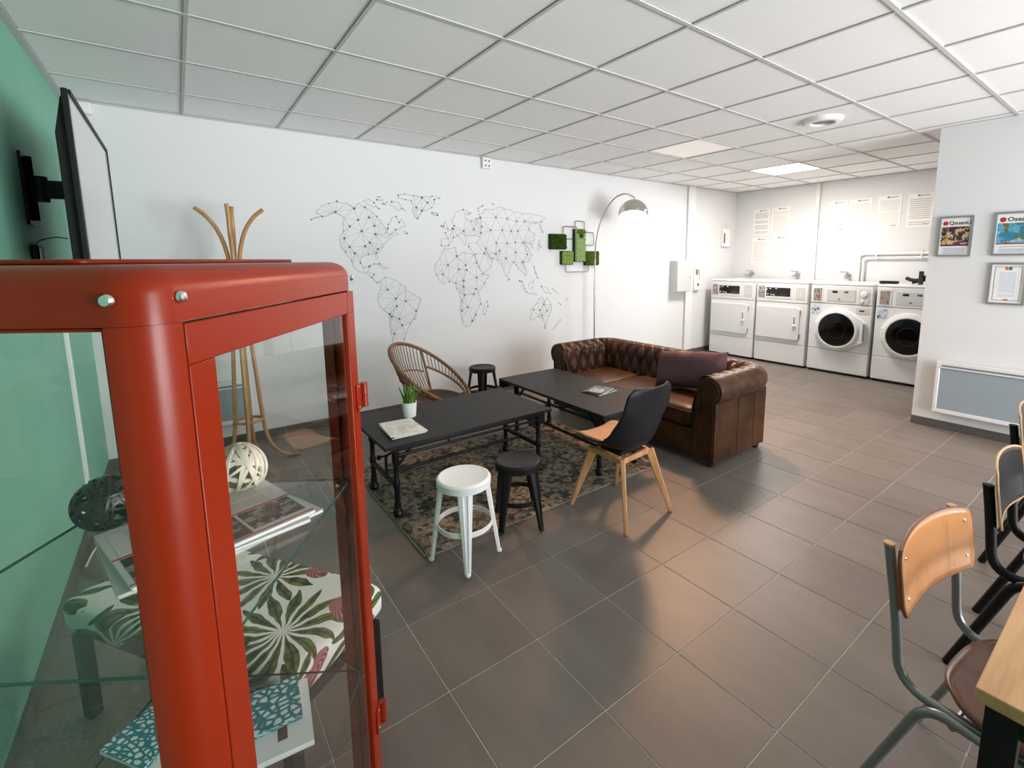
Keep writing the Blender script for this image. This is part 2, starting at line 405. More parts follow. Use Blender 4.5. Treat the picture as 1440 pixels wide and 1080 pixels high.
# ================================================================== SETTING
TS, TX, TY = .40497, 1.06812, 1.86409            # floor tile, one grid crossing
floor = struct('floor', MB().box(XG-.1, XL+.1, YF-.1, YB+.1, -.06, -.0025), 'grout', smooth=0)
def clip_tile(i, j):
    g = .0027
    x0, x1 = TX+TS*i+g, TX+TS*(i+1)-g; y0, y1 = TY+TS*j+g, TY+TS*(j+1)-g
    x0, x1, y0, y1 = max(x0, XG), min(x1, XL), max(y0, YF), min(y1, YB)
    return (x0, x1, y0, y1) if x1-x0 > .02 and y1-y0 > .02 else None
tiles = []
for i in range(-6, 20):
    for j in range(-13, 10):
        c = clip_tile(i, j)
        if not c: continue
        u, v, d = proj((c[0]+c[1])/2, (c[2]+c[3])/2, 0)
        seen = -120 < u < 1560 and 360 < v < 1250 and d > .2
        tiles.append((0 if seen else 1, d if d > 0 else 99, c))
tiles.sort(key=lambda t: t[:2])
full_tile = None; rest = MB()
for k, (hid, d, c) in enumerate(tiles):
    if hid or k >= 300:
        rest.box(c[0], c[1], c[2], c[3], -.0025, 0); continue
    wx, wy = c[1]-c[0], c[3]-c[2]
    if abs(wx-TS) < .006 and abs(wy-TS) < .006:
        if full_tile is None:
            full_tile = B(-wx/2, wx/2, -wy/2, wy/2, -.0025, 0).mesh('floor_tile', MT['tile'], 0)
        me = full_tile
    else: me = B(-wx/2, wx/2, -wy/2, wy/2, -.0025, 0).mesh('floor_tile', MT['tile'], 0)
    obj('floor_tile', me, 'tile', floor, loc=((c[0]+c[1])/2, (c[2]+c[3])/2, 0))
o = obj('floor_tiling', rest, 'tile', floor, smooth=0); o['kind'] = 'stuff'

# ceiling: slab, recessed mineral tiles and the metal grid
ceiling = struct('ceiling', B(XG-.1, XL+.1, YF-.1, YB+.1, ZC+.03, ZC+.12), 'gap', smooth=0)
CS, CX, CY = .66, -.526, 2.8895
LIGHTS = {(7, 0), (10, 0)}
ctile_me = B(-.320, .320, -.320, .320, 0, .012).mesh('ceiling_tile', MT['ctile'], 0)
for k in range(-1, 13):
    for r in range(-9, 4):
        if (k, r) in LIGHTS: continue
        x0, x1 = max(CX+CS*k+.010, XG), min(CX+CS*(k+1)-.010, XL)
        y0, y1 = max(CY+CS*r+.010, YF), min(CY+CS*(r+1)-.010, YB)
        if x1-x0 < .03 or y1-y0 < .03: continue
        full = x1-x0 > .639 and y1-y0 > .639
        me = ctile_me if full else B(-(x1-x0)/2, (x1-x0)/2, -(y1-y0)/2, (y1-y0)/2, 0, .012).mesh('ceiling_tile', MT['ctile'], 0)
        obj('ceiling_tile', me, 'ctile', ceiling, loc=((x0+x1)/2, (y0+y1)/2, ZC+.008))
for r in range(-8, 4):
    y = CY+CS*r
    if YF < y < YB: obj('grid_runner', B(XG, XL, y-.011, y+.011, ZC, ZC+.006), 'runner', ceiling, smooth=0)
for k in range(0, 13):
    x = CX+CS*k
    if XG+.03 < x < XL: obj('cross_tee', B(x-.0086, x+.0086, YF, YB, ZC+.0015, ZC+.007), 'runner', ceiling, smooth=0)
tn = 0
for b in ((XG, XG+.034, YF, YB), (XG, XL, YB-.022, YB), (XL-.022, XL, .3, YB)):
    tn += 1; struct('trim_%d' % tn, B(b[0], b[1], b[2], b[3], ZC-.003, ZC+.004), 'runner', smooth=0)

# walls
struct('wall_back', B(XG-.1, XL+.1, YB, YB+.12, 0, ZC+.02), 'wall', smooth=0)
struct('wall_left', B(XG-.12, XG, YF, YB, 0, ZC+.02), 'green', smooth=0)
struct('wall_right', B(XL, XL+.12, .3, YB, 0, ZC+.02), 'wall', smooth=0)
struct('wall_partition', B(XP, XP+.16, YF, YPC, 0, ZC+.004), 'wall', smooth=0)
struct('wall_alcove', B(XP+.16, XL+.1, .18, .3, 0, ZC+.02), 'wall', smooth=0)
fw = MB()
wins = [(1.85, 3.57), (3.65, 5.37)]
fw.box(XG-.1, XP+.16, YF-.15, YF, 0, .12); fw.box(XG-.1, XP+.16, YF-.15, YF, 2.64, ZC+.02)
for a, b in ((XG-.1, 1.85), (3.57, 3.65), (5.37, XP+.16)): fw.box(a, b, YF-.15, YF, .12, 2.64)
struct('wall_front', fw, 'wall', smooth=0)
for n, (a, b) in enumerate(wins):
    fr = MB(); t = .05; y0, y1 = YF-.11, YF-.05
    for q in ((a, b, .12, .12+t), (a, b, 2.64-t, 2.64), (a, a+t, .12+t, 2.64-t), (b-t, b, .12+t, 2.64-t), ((a+b)/2-t/2, (a+b)/2+t/2, .12+t, 2.64-t)): fr.box(q[0], q[1], y0, y1, q[2], q[3])
    wo = struct('window_%d' % (n+1), fr, 'alu', smooth=0)
    for s0, s1 in ((a+t, (a+b)/2-t/2), ((a+b)/2+t/2, b-t)): obj('pane', B(s0, s1, YF-.083, YF-.077, .12+t, 2.64-t), 'winglass', wo, smooth=0)

# tiled skirting
def skirting(name, axis, c, a, b, sgn, off):
    t, hgt = .012, .075
    bk = MB().box(*( (a, b, min(c, c+sgn*.006), max(c, c+sgn*.006), 0, hgt-.002) if axis == 'x' else (min(c, c+sgn*.006), max(c, c+sgn*.006), a, b, 0, hgt-.002)))
    base = struct(name, bk, 'grout', smooth=0)
    k = math.floor((a-off)/TS)
    while off+TS*k < b:
        s0, s1 = max(a, off+TS*k+.002), min(b, off+TS*(k+1)-.002); k += 1
        if s1-s0 < .01: continue
        lo, hi = min(c, c+sgn*t), max(c, c+sgn*t)
        obj('skirting_tile', B(s0, s1, lo, hi, 0.0003, hgt) if axis == 'x' else B(lo, hi, s0, s1, 0.0003, hgt), 'skirt', base, smooth=0)
skirting('baseboard_back', 'x', YB, XG+.012, XL-.012, -1, TX)
skirting('baseboard_left', 'y', XG, YF, YB, 1, TY)
skirting('baseboard_partition', 'y', XP, YF+.01, YPC, -1, TY+.004)
skirting('baseboard_right', 'y', XL, .31, YB-.013, -1, TY)

# ceiling light panels
def light_panel(k, r, label, face, group=None):
    t = thing('ceiling_light_panel', label, 'ceiling light', (CX+CS*(k+.5), CY+CS*(r+.5), ZC+.004))
    h = .318; f = MB()
    for q in ((-h, h, -h, -h+.012), (-h, h, h-.012, h), (-h, -h+.012, -h+.012, h-.012), (h-.012, h, -h+.012, h-.012)): f.box(q[0], q[1], q[2], q[3], .002, .02)
    obj('frame', f, 'runner', t, smooth=0)
    obj('diffuser', B(-h+.0125, h-.0125, -h+.0125, h-.0125, .006, .014), face, t, smooth=0)
    return t
MT['lit'] = emit('lit_diffuser', (1.0, .95, .88), 6.0)
MT['dim'] = emit('louvred_diffuser', (1.0, .93, .88), .16)
light_panel(10, 0, 'square ceiling panel glowing bright white above the washing machines', 'lit')
light_panel(7, 0, 'square ceiling panel barely lit, set into the ceiling above the sofa', 'dim')
area('laundry_panel_light', (CX+CS*10.5, CY+CS*.5, ZC-.004), (0, 0, -1), .6, .6, 50, (1.0, .93, .86))
# lounge panel's warm light, hung lower and tilted to keep off wall and dryers
area('lounge_panel_light', (CX+CS*7.5, CY+CS*.5, ZC-.075), (-.38, -.44, -1), .26, .26, 28, (1.0, .54, .30), 124)

# ceiling detector
t = thing('ceiling_speaker', 'round white ceiling fitting with grey mesh centre', 'ceiling fitting', (4.37, 1.905, ZC+.008))
obj('ring', MB().lathe([(.10, 0), (.145, 0), (.145, -.012), (.13, -.032), (.095, -.036), (.09, -.02)], 36), 'whitepl', t)
obj('mesh_grille', MB().lathe([(.0901, 0), (.0901, -.02), (.03, -.023), (.001, -.0235)], 36), 'mark', t)

# ------------------------------------------------------------------ WALL MAP
MAP = {
  'north_america': ([[(1010,1949),(1057,1970),(1105,1983),(1056,2010),(1066,2039),(1111,2079),(1168,2100),(1243,2126),(1326,2115),(1396,2073),(1440,2122),(1499,2088),(1563,2050),(1608,2005),(1654,1945),(1681,1903),(1700,1845),(1710,1894),(1717,1933),(1756,2002),(1802,2014),(1830,1957),(1857,1992),(1895,1920),(1832,1893),(1790,1882),(1748,1847),(1704,1814),(1789,1858),(1824,1834),(1725,1792),(1662,1733),(1651,1704),(1584,1650),(1596,1602),(1578,1587),(1569,1641),(1506,1636),(1433,1602),(1426,1555),(1456,1507),(1505,1520),(1524,1530),(1503,1496),(1487,1468),(1549,1442),(1536,1399),(1573,1358),(1604,1377),(1573,1346),(1523,1414),(1473,1463),(1425,1464),(1355,1527),(1344,1575),(1290,1659),(1256,1696),(1243,1769),(1288,1853),(1283,1917),(1296,1977),(1228,2020),(1170,2002)]],
    [(1224,2028),(1396,2069),(1426,1964),(1345,1901),(1579,1914),(1453,1859),(1583,1833),(1525,1752),(1333,1707),(1289,1788),(1377,1648),(1601,1689),(1478,1716),(1531,1992)]),
  'greenland': ([[(1833,2224),(1900,2239),(1993,2231),(2084,2225),(2199,2240),(2283,2226),(2220,2207),(2224,2171),(2189,2124),(2077,2079),(2026,2005),(1999,2013),(1976,2077),(1988,2122),(1965,2180),(1908,2186),(1837,2200)]],
    [(2084,2217),(2078,2087),(2020,2114),(2141,2171)]),
  'arctic_islands': ([[(1483,2143),(1541,2166),(1587,2136),(1632,2082),(1565,2097),(1519,2122)],[(1764,2157),(1834,2152),(1902,2073),(1862,2095),(1810,2073),(1792,2110),(1742,2117)],[(1614,2192),(1662,2199),(1642,2187)],[(1674,2132),(1724,2154),(1693,2124)],[(1617,2166),(1685,2171),(1656,2161)],[(2192,2068),(2254,2071),(2248,2050),(2208,2048)],[(1554,1544),(1608,1545),(1692,1501),(1650,1492),(1607,1532)],[(1867,1870),(1903,1866),(1907,1849),(1881,1850)]],
    []),
  'south_america': ([[(1610,1375),(1656,1408),(1751,1380),(1816,1333),(1862,1306),(1870,1265),(1943,1230),(2028,1179),(1979,1051),(1947,964),(1902,921),(1849,816),(1825,761),(1780,703),(1716,680),(1698,733),(1688,848),(1685,991),(1677,1032),(1619,1086),(1571,1209),(1605,1286)]],
    [(1757,1189),(1860,1157),(1968,1047),(1706,1009),(1811,910),(1783,978),(1763,1112),(1687,1036),(1723,829),(1675,1283)]),
  'africa': ([[(2311,1697),(2453,1713),(2463,1628),(2566,1662),(2670,1634),(2707,1547),(2785,1417),(2867,1403),(2809,1309),(2724,1206),(2755,1073),(2691,1005),(2683,952),(2606,833),(2539,827),(2509,894),(2481,1026),(2503,1123),(2481,1211),(2451,1264),(2440,1322),(2365,1342),(2290,1316),(2215,1419),(2202,1535),(2265,1606)],[(2838,1098),(2844,1043),(2799,949),(2779,963),(2788,1035)]],
    [(2353,1522),(2483,1475),(2579,1465),(2702,1377),(2692,1248),(2535,1282),(2544,1187),(2579,1048),(2288,1423),(2463,1617),(2663,1191),(2506,1012),(2568,1519),(2537,1348),(2634,890)]),
  'eurasia': ([[(2286,1800),(2365,1806),(2335,1866),(2416,1916),(2444,1945),(2414,2006),(2492,2104),(2557,2122),(2645,2093),(2622,2077),(2578,2089),(2587,2028),(2653,2001),(2721,2033),(2767,2052),(2757,2084),(2839,2142),(2927,2142),(3017,2182),(3083,2171),(3232,2133),(3353,2124),(3524,2122),(3701,2082),(3632,2036),(3550,2017),(3456,2003),(3442,1939),(3535,1888),(3521,1813),(3480,1780),(3506,1705),(3453,1769),(3374,1773),(3439,1705),(3485,1630),(3437,1554),(3357,1534),(3409,1425),(3382,1377),(3317,1449),(3278,1471),(3253,1514),(3215,1546),(3163,1494),(3110,1369),(3074,1432),(3051,1516),(2991,1568),(2919,1589),(2861,1640),(2827,1680),(2918,1548),(2893,1487),(2785,1418),(2740,1500),(2693,1640),(2616,1726),(2601,1757),(2714,1768),(2761,1829),(2682,1847),(2603,1835),(2551,1861),(2591,1791),(2567,1737),(2478,1840),(2429,1820),(2367,1735),(2325,1723),(2284,1734)]],
    [(2772,2047),(2976,2058),(3130,2052),(2903,1912),(3184,1910),(3279,1913),(2975,1769),(3125,1766),(3241,1780),(3354,1778),(2966,1645),(3106,1593),(3344,1550),(2812,1650),(2774,1878),(2555,1892),(2427,1912),(3412,1640),(2833,1705),(3060,1917),(3261,2026),(3377,2031),(2787,1948),(2684,1915),(3018,1681),(3243,1661)]),
  'asian_islands': ([[(2330,1988),(2354,1952),(2368,1910),(2332,1904),(2318,1950)],[(2292,1940),(2317,1936),(2301,1912)],[(3603,1820),(3622,1728),(3567,1684),(3591,1749)],[(3597,2019),(3625,1988),(3652,1913),(3617,1955)],[(2805,2179),(2736,2151),(2752,2118),(2745,2147)],[(3136,1368),(3150,1341),(3137,1338)],[(2190,2069),(2261,2068),(2250,2048),(2204,2047)],[(2917,2216),(2952,2203),(2934,2202)],[(3294,1323),(3325,1316),(3400,1180),(3346,1233)],[(3384,1181),(3566,1140),(3470,1151)],[(3425,1262),(3504,1336),(3487,1228),(3440,1223)],[(3514,1489),(3553,1411),(3568,1347),(3529,1412)],[(3624,1242),(3715,1225),(3789,1136),(3698,1160)],[(3798,1215),(3900,1141),(3841,1180)]],
    []),
  'australia': ([[(3639,1110),(3672,1043),(3722,1100),(3780,997),(3788,929),(3746,852),(3695,763),(3645,820),(3580,865),(3451,823),(3452,965),(3549,1037),(3590,1093)],[(3935,817),(3952,781),(3804,672),(3865,734)],[(3686,743),(3678,708),(3661,719)],[(3909,1016),(3935,994)],[(4023,1036),(4055,1062)]],
    [(3663,1011),(3597,942),(3500,956),(3713,928),(3629,874)]),
}

def inside(p, poly):
    x, y = p; c = False; j = len(poly)-1
    for i in range(len(poly)):
        a, b = poly[i], poly[j]
        if (a[1] > y) != (b[1] > y) and x < (b[0]-a[0])*(y-a[1])/(b[1]-a[1])+a[0]: c = not c
        j = i
    return c
def segint(a, b, c, d):
    o = lambda p, q, r: (q[0]-p[0])*(r[1]-p[1])-(q[1]-p[1])*(r[0]-p[0])
    return o(a, b, c)*o(a, b, d) < 0 and o(c, d, a)*o(c, d, b) < 0
mp = thing('world_map_decal', 'world map drawn as thin grey connected lines on the white wall', 'wall decal', (0, YB-.0006, 0))
def seg(ln, a, b, wd, y):
    ax, az, bx, bz = a[0]/1000, a[1]/1000, b[0]/1000, b[1]/1000
    dx, dz = bx-ax, bz-az; l = math.hypot(dx, dz) or 1; nx, nz = -dz/l*wd/2, dx/l*wd/2
    P = [(ax+nx, az+nz), (ax-nx, az-nz), (bx-nx, bz-nz), (bx+nx, bz+nz)]
    ln.add([(p, -y, q) for p, q in P]+[(p, 0, q) for p, q in P], [(0, 1, 2, 3), (0, 4, 5, 1), (1, 5, 6, 2), (2, 6, 7, 3), (3, 7, 4, 0)])
for nm, (polys, nodes) in MAP.items():
    for pi, poly in enumerate(polys):
        ln, dt = MB(), MB()
        rough = []
        for i in range(len(poly)):                       # break long coast lines into a ragged outline
            a, b = poly[i], poly[(i+1) % len(poly)]; l = math.dist(a, b); n = max(1, int(l/34)); rough.append(a)
            for q in range(1, n):
                k = q/n; d = random.uniform(-1, 1)*min(11, l*.12); rough.append((a[0]+(b[0]-a[0])*k-(b[1]-a[1])/l*d, a[1]+(b[1]-a[1])*k+(b[0]-a[0])/l*d))
        for i in range(len(rough)): seg(ln, rough[i], rough[(i+1) % len(rough)], .0042, .0011)
        for i, p in enumerate(poly):
            if random.random() < .35: dt.lathe([(.006+.005*random.random(), 0), (.006, -.0016)], 7, (p[0]/1000, 0, p[1]/1000), 'y')
        if pi == 0 and nodes:
            main = poly; edges = []
            pts = list(nodes)+list(main); cand = []
            for i, a in enumerate(nodes):
                ds = sorted((math.dist(a, b), j) for j, b in enumerate(pts) if j != i)
                for d, j in ds[:14]:
                    if d < 620: cand.append((d, i, j))
            cand.sort()
            for d, i, j in cand:
                a, b = pts[i], pts[j]
                if (j, i) in edges or (i, j) in edges: continue
                if any(segint(a, b, pts[p], pts[q]) for p, q in edges): continue
                if any(segint(a, b, main[k], main[(k+1) % len(main)]) for k in range(len(main))): continue
                if not inside(((a[0]+b[0])/2, (a[1]+b[1])/2), main): continue
                edges.append((i, j)); seg(ln, a, b, .0024, .0009)
            cross = [c for c in cand if (c[1], c[2]) not in edges and (c[2], c[1]) not in edges]
            for d, i, j in cross[:len(nodes)*2]:
                a, b = pts[i], pts[j]
                if any(segint(a, b, main[k], main[(k+1) % len(main)]) for k in range(len(main))) or not inside(((a[0]+b[0])/2, (a[1]+b[1])/2), main): continue
                seg(ln, a, b, .0016, .0007)
            for p in nodes: dt.lathe([(.0105, 0), (.0115, -.0016)], 8, (p[0]/1000, 0, p[1]/1000), 'y')
        big = nodes and pi == 0
        co = obj(nm if big else 'island', ln, 'line', mp, smooth=0)
        if dt.v: obj('dots', dt, 'dot', co, smooth=0)['kind'] = 'stuff'

# ------------------------------------------------------------------ wall fittings on the map wall
t = thing('alarm_unit', 'small white alarm box with four grey dots high on the map wall', 'alarm', (2.85, YB, 2.64))
obj('case', B(-.055, .055, -.045, 0, -.058, .058), 'whitepl', t, bevel=.006)
for x, z in ((-.02, .025), (.025, .025), (-.02, -.028), (.025, -.028)):
    obj('lamp_dot', MB().lathe([(.012, -.045), (.011, -.048)], 12, (x, 0, z), 'y'), 'mark', t)
t = thing('corner_junction_box', 'white plastic junction box in the corner above the television', 'box', (-.43, YB, 2.655))
obj('case', B(-.045, .045, -.05, 0, -.04, .04), 'whitepl', t, bevel=.008)
obj('lid', B(-.036, .036, -.056, -.05, -.031, .031), 'whitepl', t, bevel=.003)
t = thing('cable_trunking', 'flat white cable duct running up the map wall beside the grey cabinet', 'cable duct', (6.62, YB, 0))
obj('duct', B(-.09, .09, -.035, 0, .08, ZC-.005), 'whitepl', t, bevel=.003)
obj('edge_strip', B(-.098, -.0905, -.03, 0, .08, ZC-.005), 'panelgrey', t, smooth=0)
t = thing('electrical_cabinet', 'light grey metal electrical box on the map wall near the dryers', 'cabinet', (6.33, YB, 1.30))
obj('body', B(-.185, .185, -.13, 0, -.245, .245), 'panelgrey', t, bevel=.004)
obj('door', B(-.178, .178, -.145, -.1305, -.238, .238), 'panelgrey', t, bevel=.004)
obj('lock', MB().lathe([(.012, -.145), (.012, -.152)], 12, (.14, 0, -.02), 'y'), 'steel', t)
t = thing('payment_terminal', 'slim white control box with small grey buttons right of the grey cabinet', 'control box', (6.80, YB, 1.25))
obj('body', B(-.085, .085, -.055, 0, -.19, .19), 'whitepl', t, bevel=.006)
obj('label', B(-.055, .01, -.0565, -.055, .06, .15), 'mark', t, smooth=0)
obj('slot', B(.035, .05, -.0565, -.055, -.02, .14), 'orangeink', t, smooth=0)
obj('button', B(.0, .035, -.060, -.055, -.12, -.08), 'ink', t, smooth=0)
t = thing('intercom', 'white wall intercom with dark strip beside the laundry corner', 'intercom', (7.60, YB, 1.93))
obj('body', B(-.10, .10, -.05, 0, -.16, .15), 'whitepl', t, bevel=.012)
obj('display', B(-.09, -.055, -.052, -.05, -.10, .07), 'ink', t, smooth=0)
obj('dial', MB().lathe([(.04, -.05), (.04, -.058), (.03, -.06)], 20, (.035, 0, -.02), 'y'), 'whitepl', t)
obj('cable', MB().tube(cat([(-.06, -.02, .15), (-.05, -.02, .22), (.02, -.02, .235), (.06, -.02, .15)]), .006, 6), 'whitepl', t)

# laundry wall
t = thing('wall_conduit', 'white vertical duct on the laundry wall between two groups of notices', 'cable duct', (XL, 3.44, 0))
obj('duct', B(-.03, 0, -.03, .03, .08, ZC-.005), 'whitepl', t, bevel=.003)
obj('lid_seam', B(-.032, -.0305, -.034, -.030, .08, ZC-.005), 'mark', t, smooth=0)
notices = [((4.47, 4.185), (1.96, 2.385), 'white notice with grey bands, upper one nearest the map wall'),
           ((4.155, 3.86), (1.97, 2.395), 'white notice of dense fine print, upper row beside the grey-banded notice'),
           ((4.47, 4.20), (1.49, 1.915), 'white printed notice hanging below the grey-banded notice'),
           ((4.14, 3.85), (1.49, 1.93), 'white printed notice hanging below the notice of dense fine print'),
           ((3.297, 3.03), (1.952, 2.408), 'very pale notice just right of the wall duct'),
           ((2.999, 2.715), (1.955, 2.41), 'white notice of fine rows between the pale notice and the glossy one'),
           ((2.641, 2.362), (1.975, 2.42), 'glossy white notice beside the bold lettered one'),
           ((2.296, 2.01), (1.975, 2.41), 'white notice with bold heading row next to the poster wall')]
for n, ((y1, y0), (z0, z1), lab) in enumerate(notices):
    wdt, hgt = y1-y0, z1-z0
    pm = printed('notice_print_%d' % n, L(243, 240, 236), L(148, 142, 140) if n not in (0, 7) else L(112, 106, 106), [17, 30, 34, 28, 24, 34, 38, 16][n], n*3.1, [.62, .7, .55, .5, .35, .6, .66, .62][n], .05, .86, ('Y', 'Z'), [.6, .45, .5, .45, .3, .5, .45, .5][n])
    t = thing('notice', lab, 'notice', (XL-.001, (y0+y1)/2, (z0+z1)/2), 0, 'notices on the laundry wall')
    sh = obj('sheet', B(-.0025, 0, -wdt/2, wdt/2, -hgt/2, hgt/2), pm, t, smooth=0)
    hd = MB(); zt = hgt/2-.035
    hd.box(-.0032, -.0025, wdt*.05, wdt*.12, zt, zt+.018)
    for q in range(5):
        a = -wdt*.32+q*wdt*.085; hd.box(-.0032, -.0025, a, a+wdt*.06, zt+.002, zt+.012)
    obj('heading', hd, 'ink' if n != 4 else 'mark', sh, smooth=0)
    if n in (4, 6, 7): obj('stamp', B(-.0032, -.0025, -wdt*.32, -wdt*.12, -hgt/2+.03, -hgt/2+.04), 'orangeink', sh, smooth=0)

t = thing('water_pipe', 'white pipe rising from the washers and running along the laundry wall', 'pipe', (XL-.05, 0, 0))
obj('pipe', MB().tube(fillet([(0, 2.80, 1.0), (0, 2.80, 1.625), (0, 1.0, 1.635)], .05), .019, 10), 'whitepl', t)
obj('pipe', MB().tube(fillet([(-.0, 2.745, 1.0), (0, 2.745, 1.57), (0, 1.0, 1.58)], .04), .014, 10), 'whitepl', t)
obj('pipe_clip', B(-.02, .048, 2.58, 2.60, 1.555, 1.65), 'whitepl', t, bevel=.003)
obj('pipe_clip', B(-.02, .048, 2.06, 2.08, 1.555, 1.66), 'whitepl', t, bevel=.003)
for i, y in enumerate((4.42, 3.65, 2.93)):
    t = thing('water_valve', ['grey metal valve above the dryer by the map wall', 'grey metal valve above the dryer next to the washers', 'grey metal valve above the washer, beside the pipe'][i], 'valve', (XL, y, 1.32), 0, 'valves above the machines')
    obj('valve_body', MB().tube([(0, 0, 0), (-.07, 0, 0), (-.10, 0, -.0)], [.02, .02, .024], 10).tube([(-.075, 0, -.05), (-.075, 0, .03)], .016, 8), 'steel', t)
    obj('lever', MB().bar((-.075, -.02, .038), (-.085, .09, .045), .012, .03), 'steel', t)

# ================================================================== LAUNDRY MACHINES (front faces -X)
MX, MW, MH = 7.03, .755, 1.235
def round_plate(w_, h_, r, x0, x1, cy=0, cz=0, n=5):
    return MB().prism(rrect(w_, h_, r, n, (cy, cz)), x0, x1, lambda a, b, t: (t, a, b))
def machine_body(t):
    obj('body', B(.012, .80, -MW/2, MW/2, .03, MH-.03), 'white', t, bevel=.008)
    obj('top', B(.0, .805, -MW/2, MW/2, MH-.0295, MH), 'white', t, bevel=.012)
    obj('plinth', B(.03, .78, -MW/2+.02, MW/2-.02, .0, .0298), 'rubber', t, smooth=0)
    obj('lower_panel', B(-.002, .0115, -MW/2+.004, MW/2-.004, .035, .325), 'white', t, bevel=.006)
def dryer(y, label):
    t = thing('tumble_dryer', label, 'dryer', (MX, y, 0), 0, 'tumble dryers')
    machine_body(t)
    obj('front_panel', B(-.002, .0115, -MW/2+.004, MW/2-.004, .331, .925), 'white', t, bevel=.006)
    cp = obj('control_panel', B(-.006, .0115, -MW/2+.004, MW/2-.004, .932, MH-.035), 'white', t, bevel=.006)
    obj('label_window', round_plate(.10, .17, .008, -.009, -.006, .295, 1.075), photo('dryer_label_%d' % int(y*10), [L(176, 182, 186), L(70, 96, 120), L(196, 120, 100)], 4, y), cp, smooth=0)
    bz = obj('bezel', round_plate(.40, .175, .012, -.010, -.0061, .045, 1.075), 'white', cp)
    obj('display', round_plate(.355, .125, .006, -.012, -.0101, .045, 1.08), 'gloss', bz)
    dots = [(.17, .035), (.12, .045), (.03, .048), (.155, -.035), (.10, -.04), (.06, -.045)]
    for a, b in dots: obj('indicator', B(-.0126, -.0121, .045+a-.014, .045+a+.014, 1.08+b-.006, 1.08+b+.006), 'paper', bz, smooth=0)
    for a in (-.04, -.07, -.10, -.13): obj('indicator', B(-.0126, -.0121, .045+a-.008, .045+a+.008, 1.08-.045, 1.08-.036), 'redink', bz, smooth=0)
    tp = obj('tariff_plate', round_plate(.12, .17, .008, -.009, -.0061, -.275, 1.07), 'panelgrey', cp)
    for a in (-.03, 0, .03): obj('slot', B(-.0096, -.0091, -.275+a-.004, -.275+a+.004, 1.01, 1.125), 'whitepl', tp, smooth=0)
    dr = obj('door', round_plate(.64, .47, .03, -.026, -.0025, .035, .63), 'white', t, bevel=.006)
    obj('handle', MB().prism([(-.205, .60), (-.235, .60), (-.235, .745), (-.205, .745)], -.036, -.0262, lambda a, b, q: (q, a, b)).box(-.050, -.0361, -.255, -.20, .598, .62), 'whitepl', dr, bevel=.004)
    obj('handle_slot', B(-.0368, -.0361, -.228, -.213, .63, .735), 'mark', dr, smooth=0)
    for z in (.46, .80): obj('hinge', B(-.02, -.003, -.298, -.288, z-.03, z+.03), 'steel', t, smooth=0)
    return t
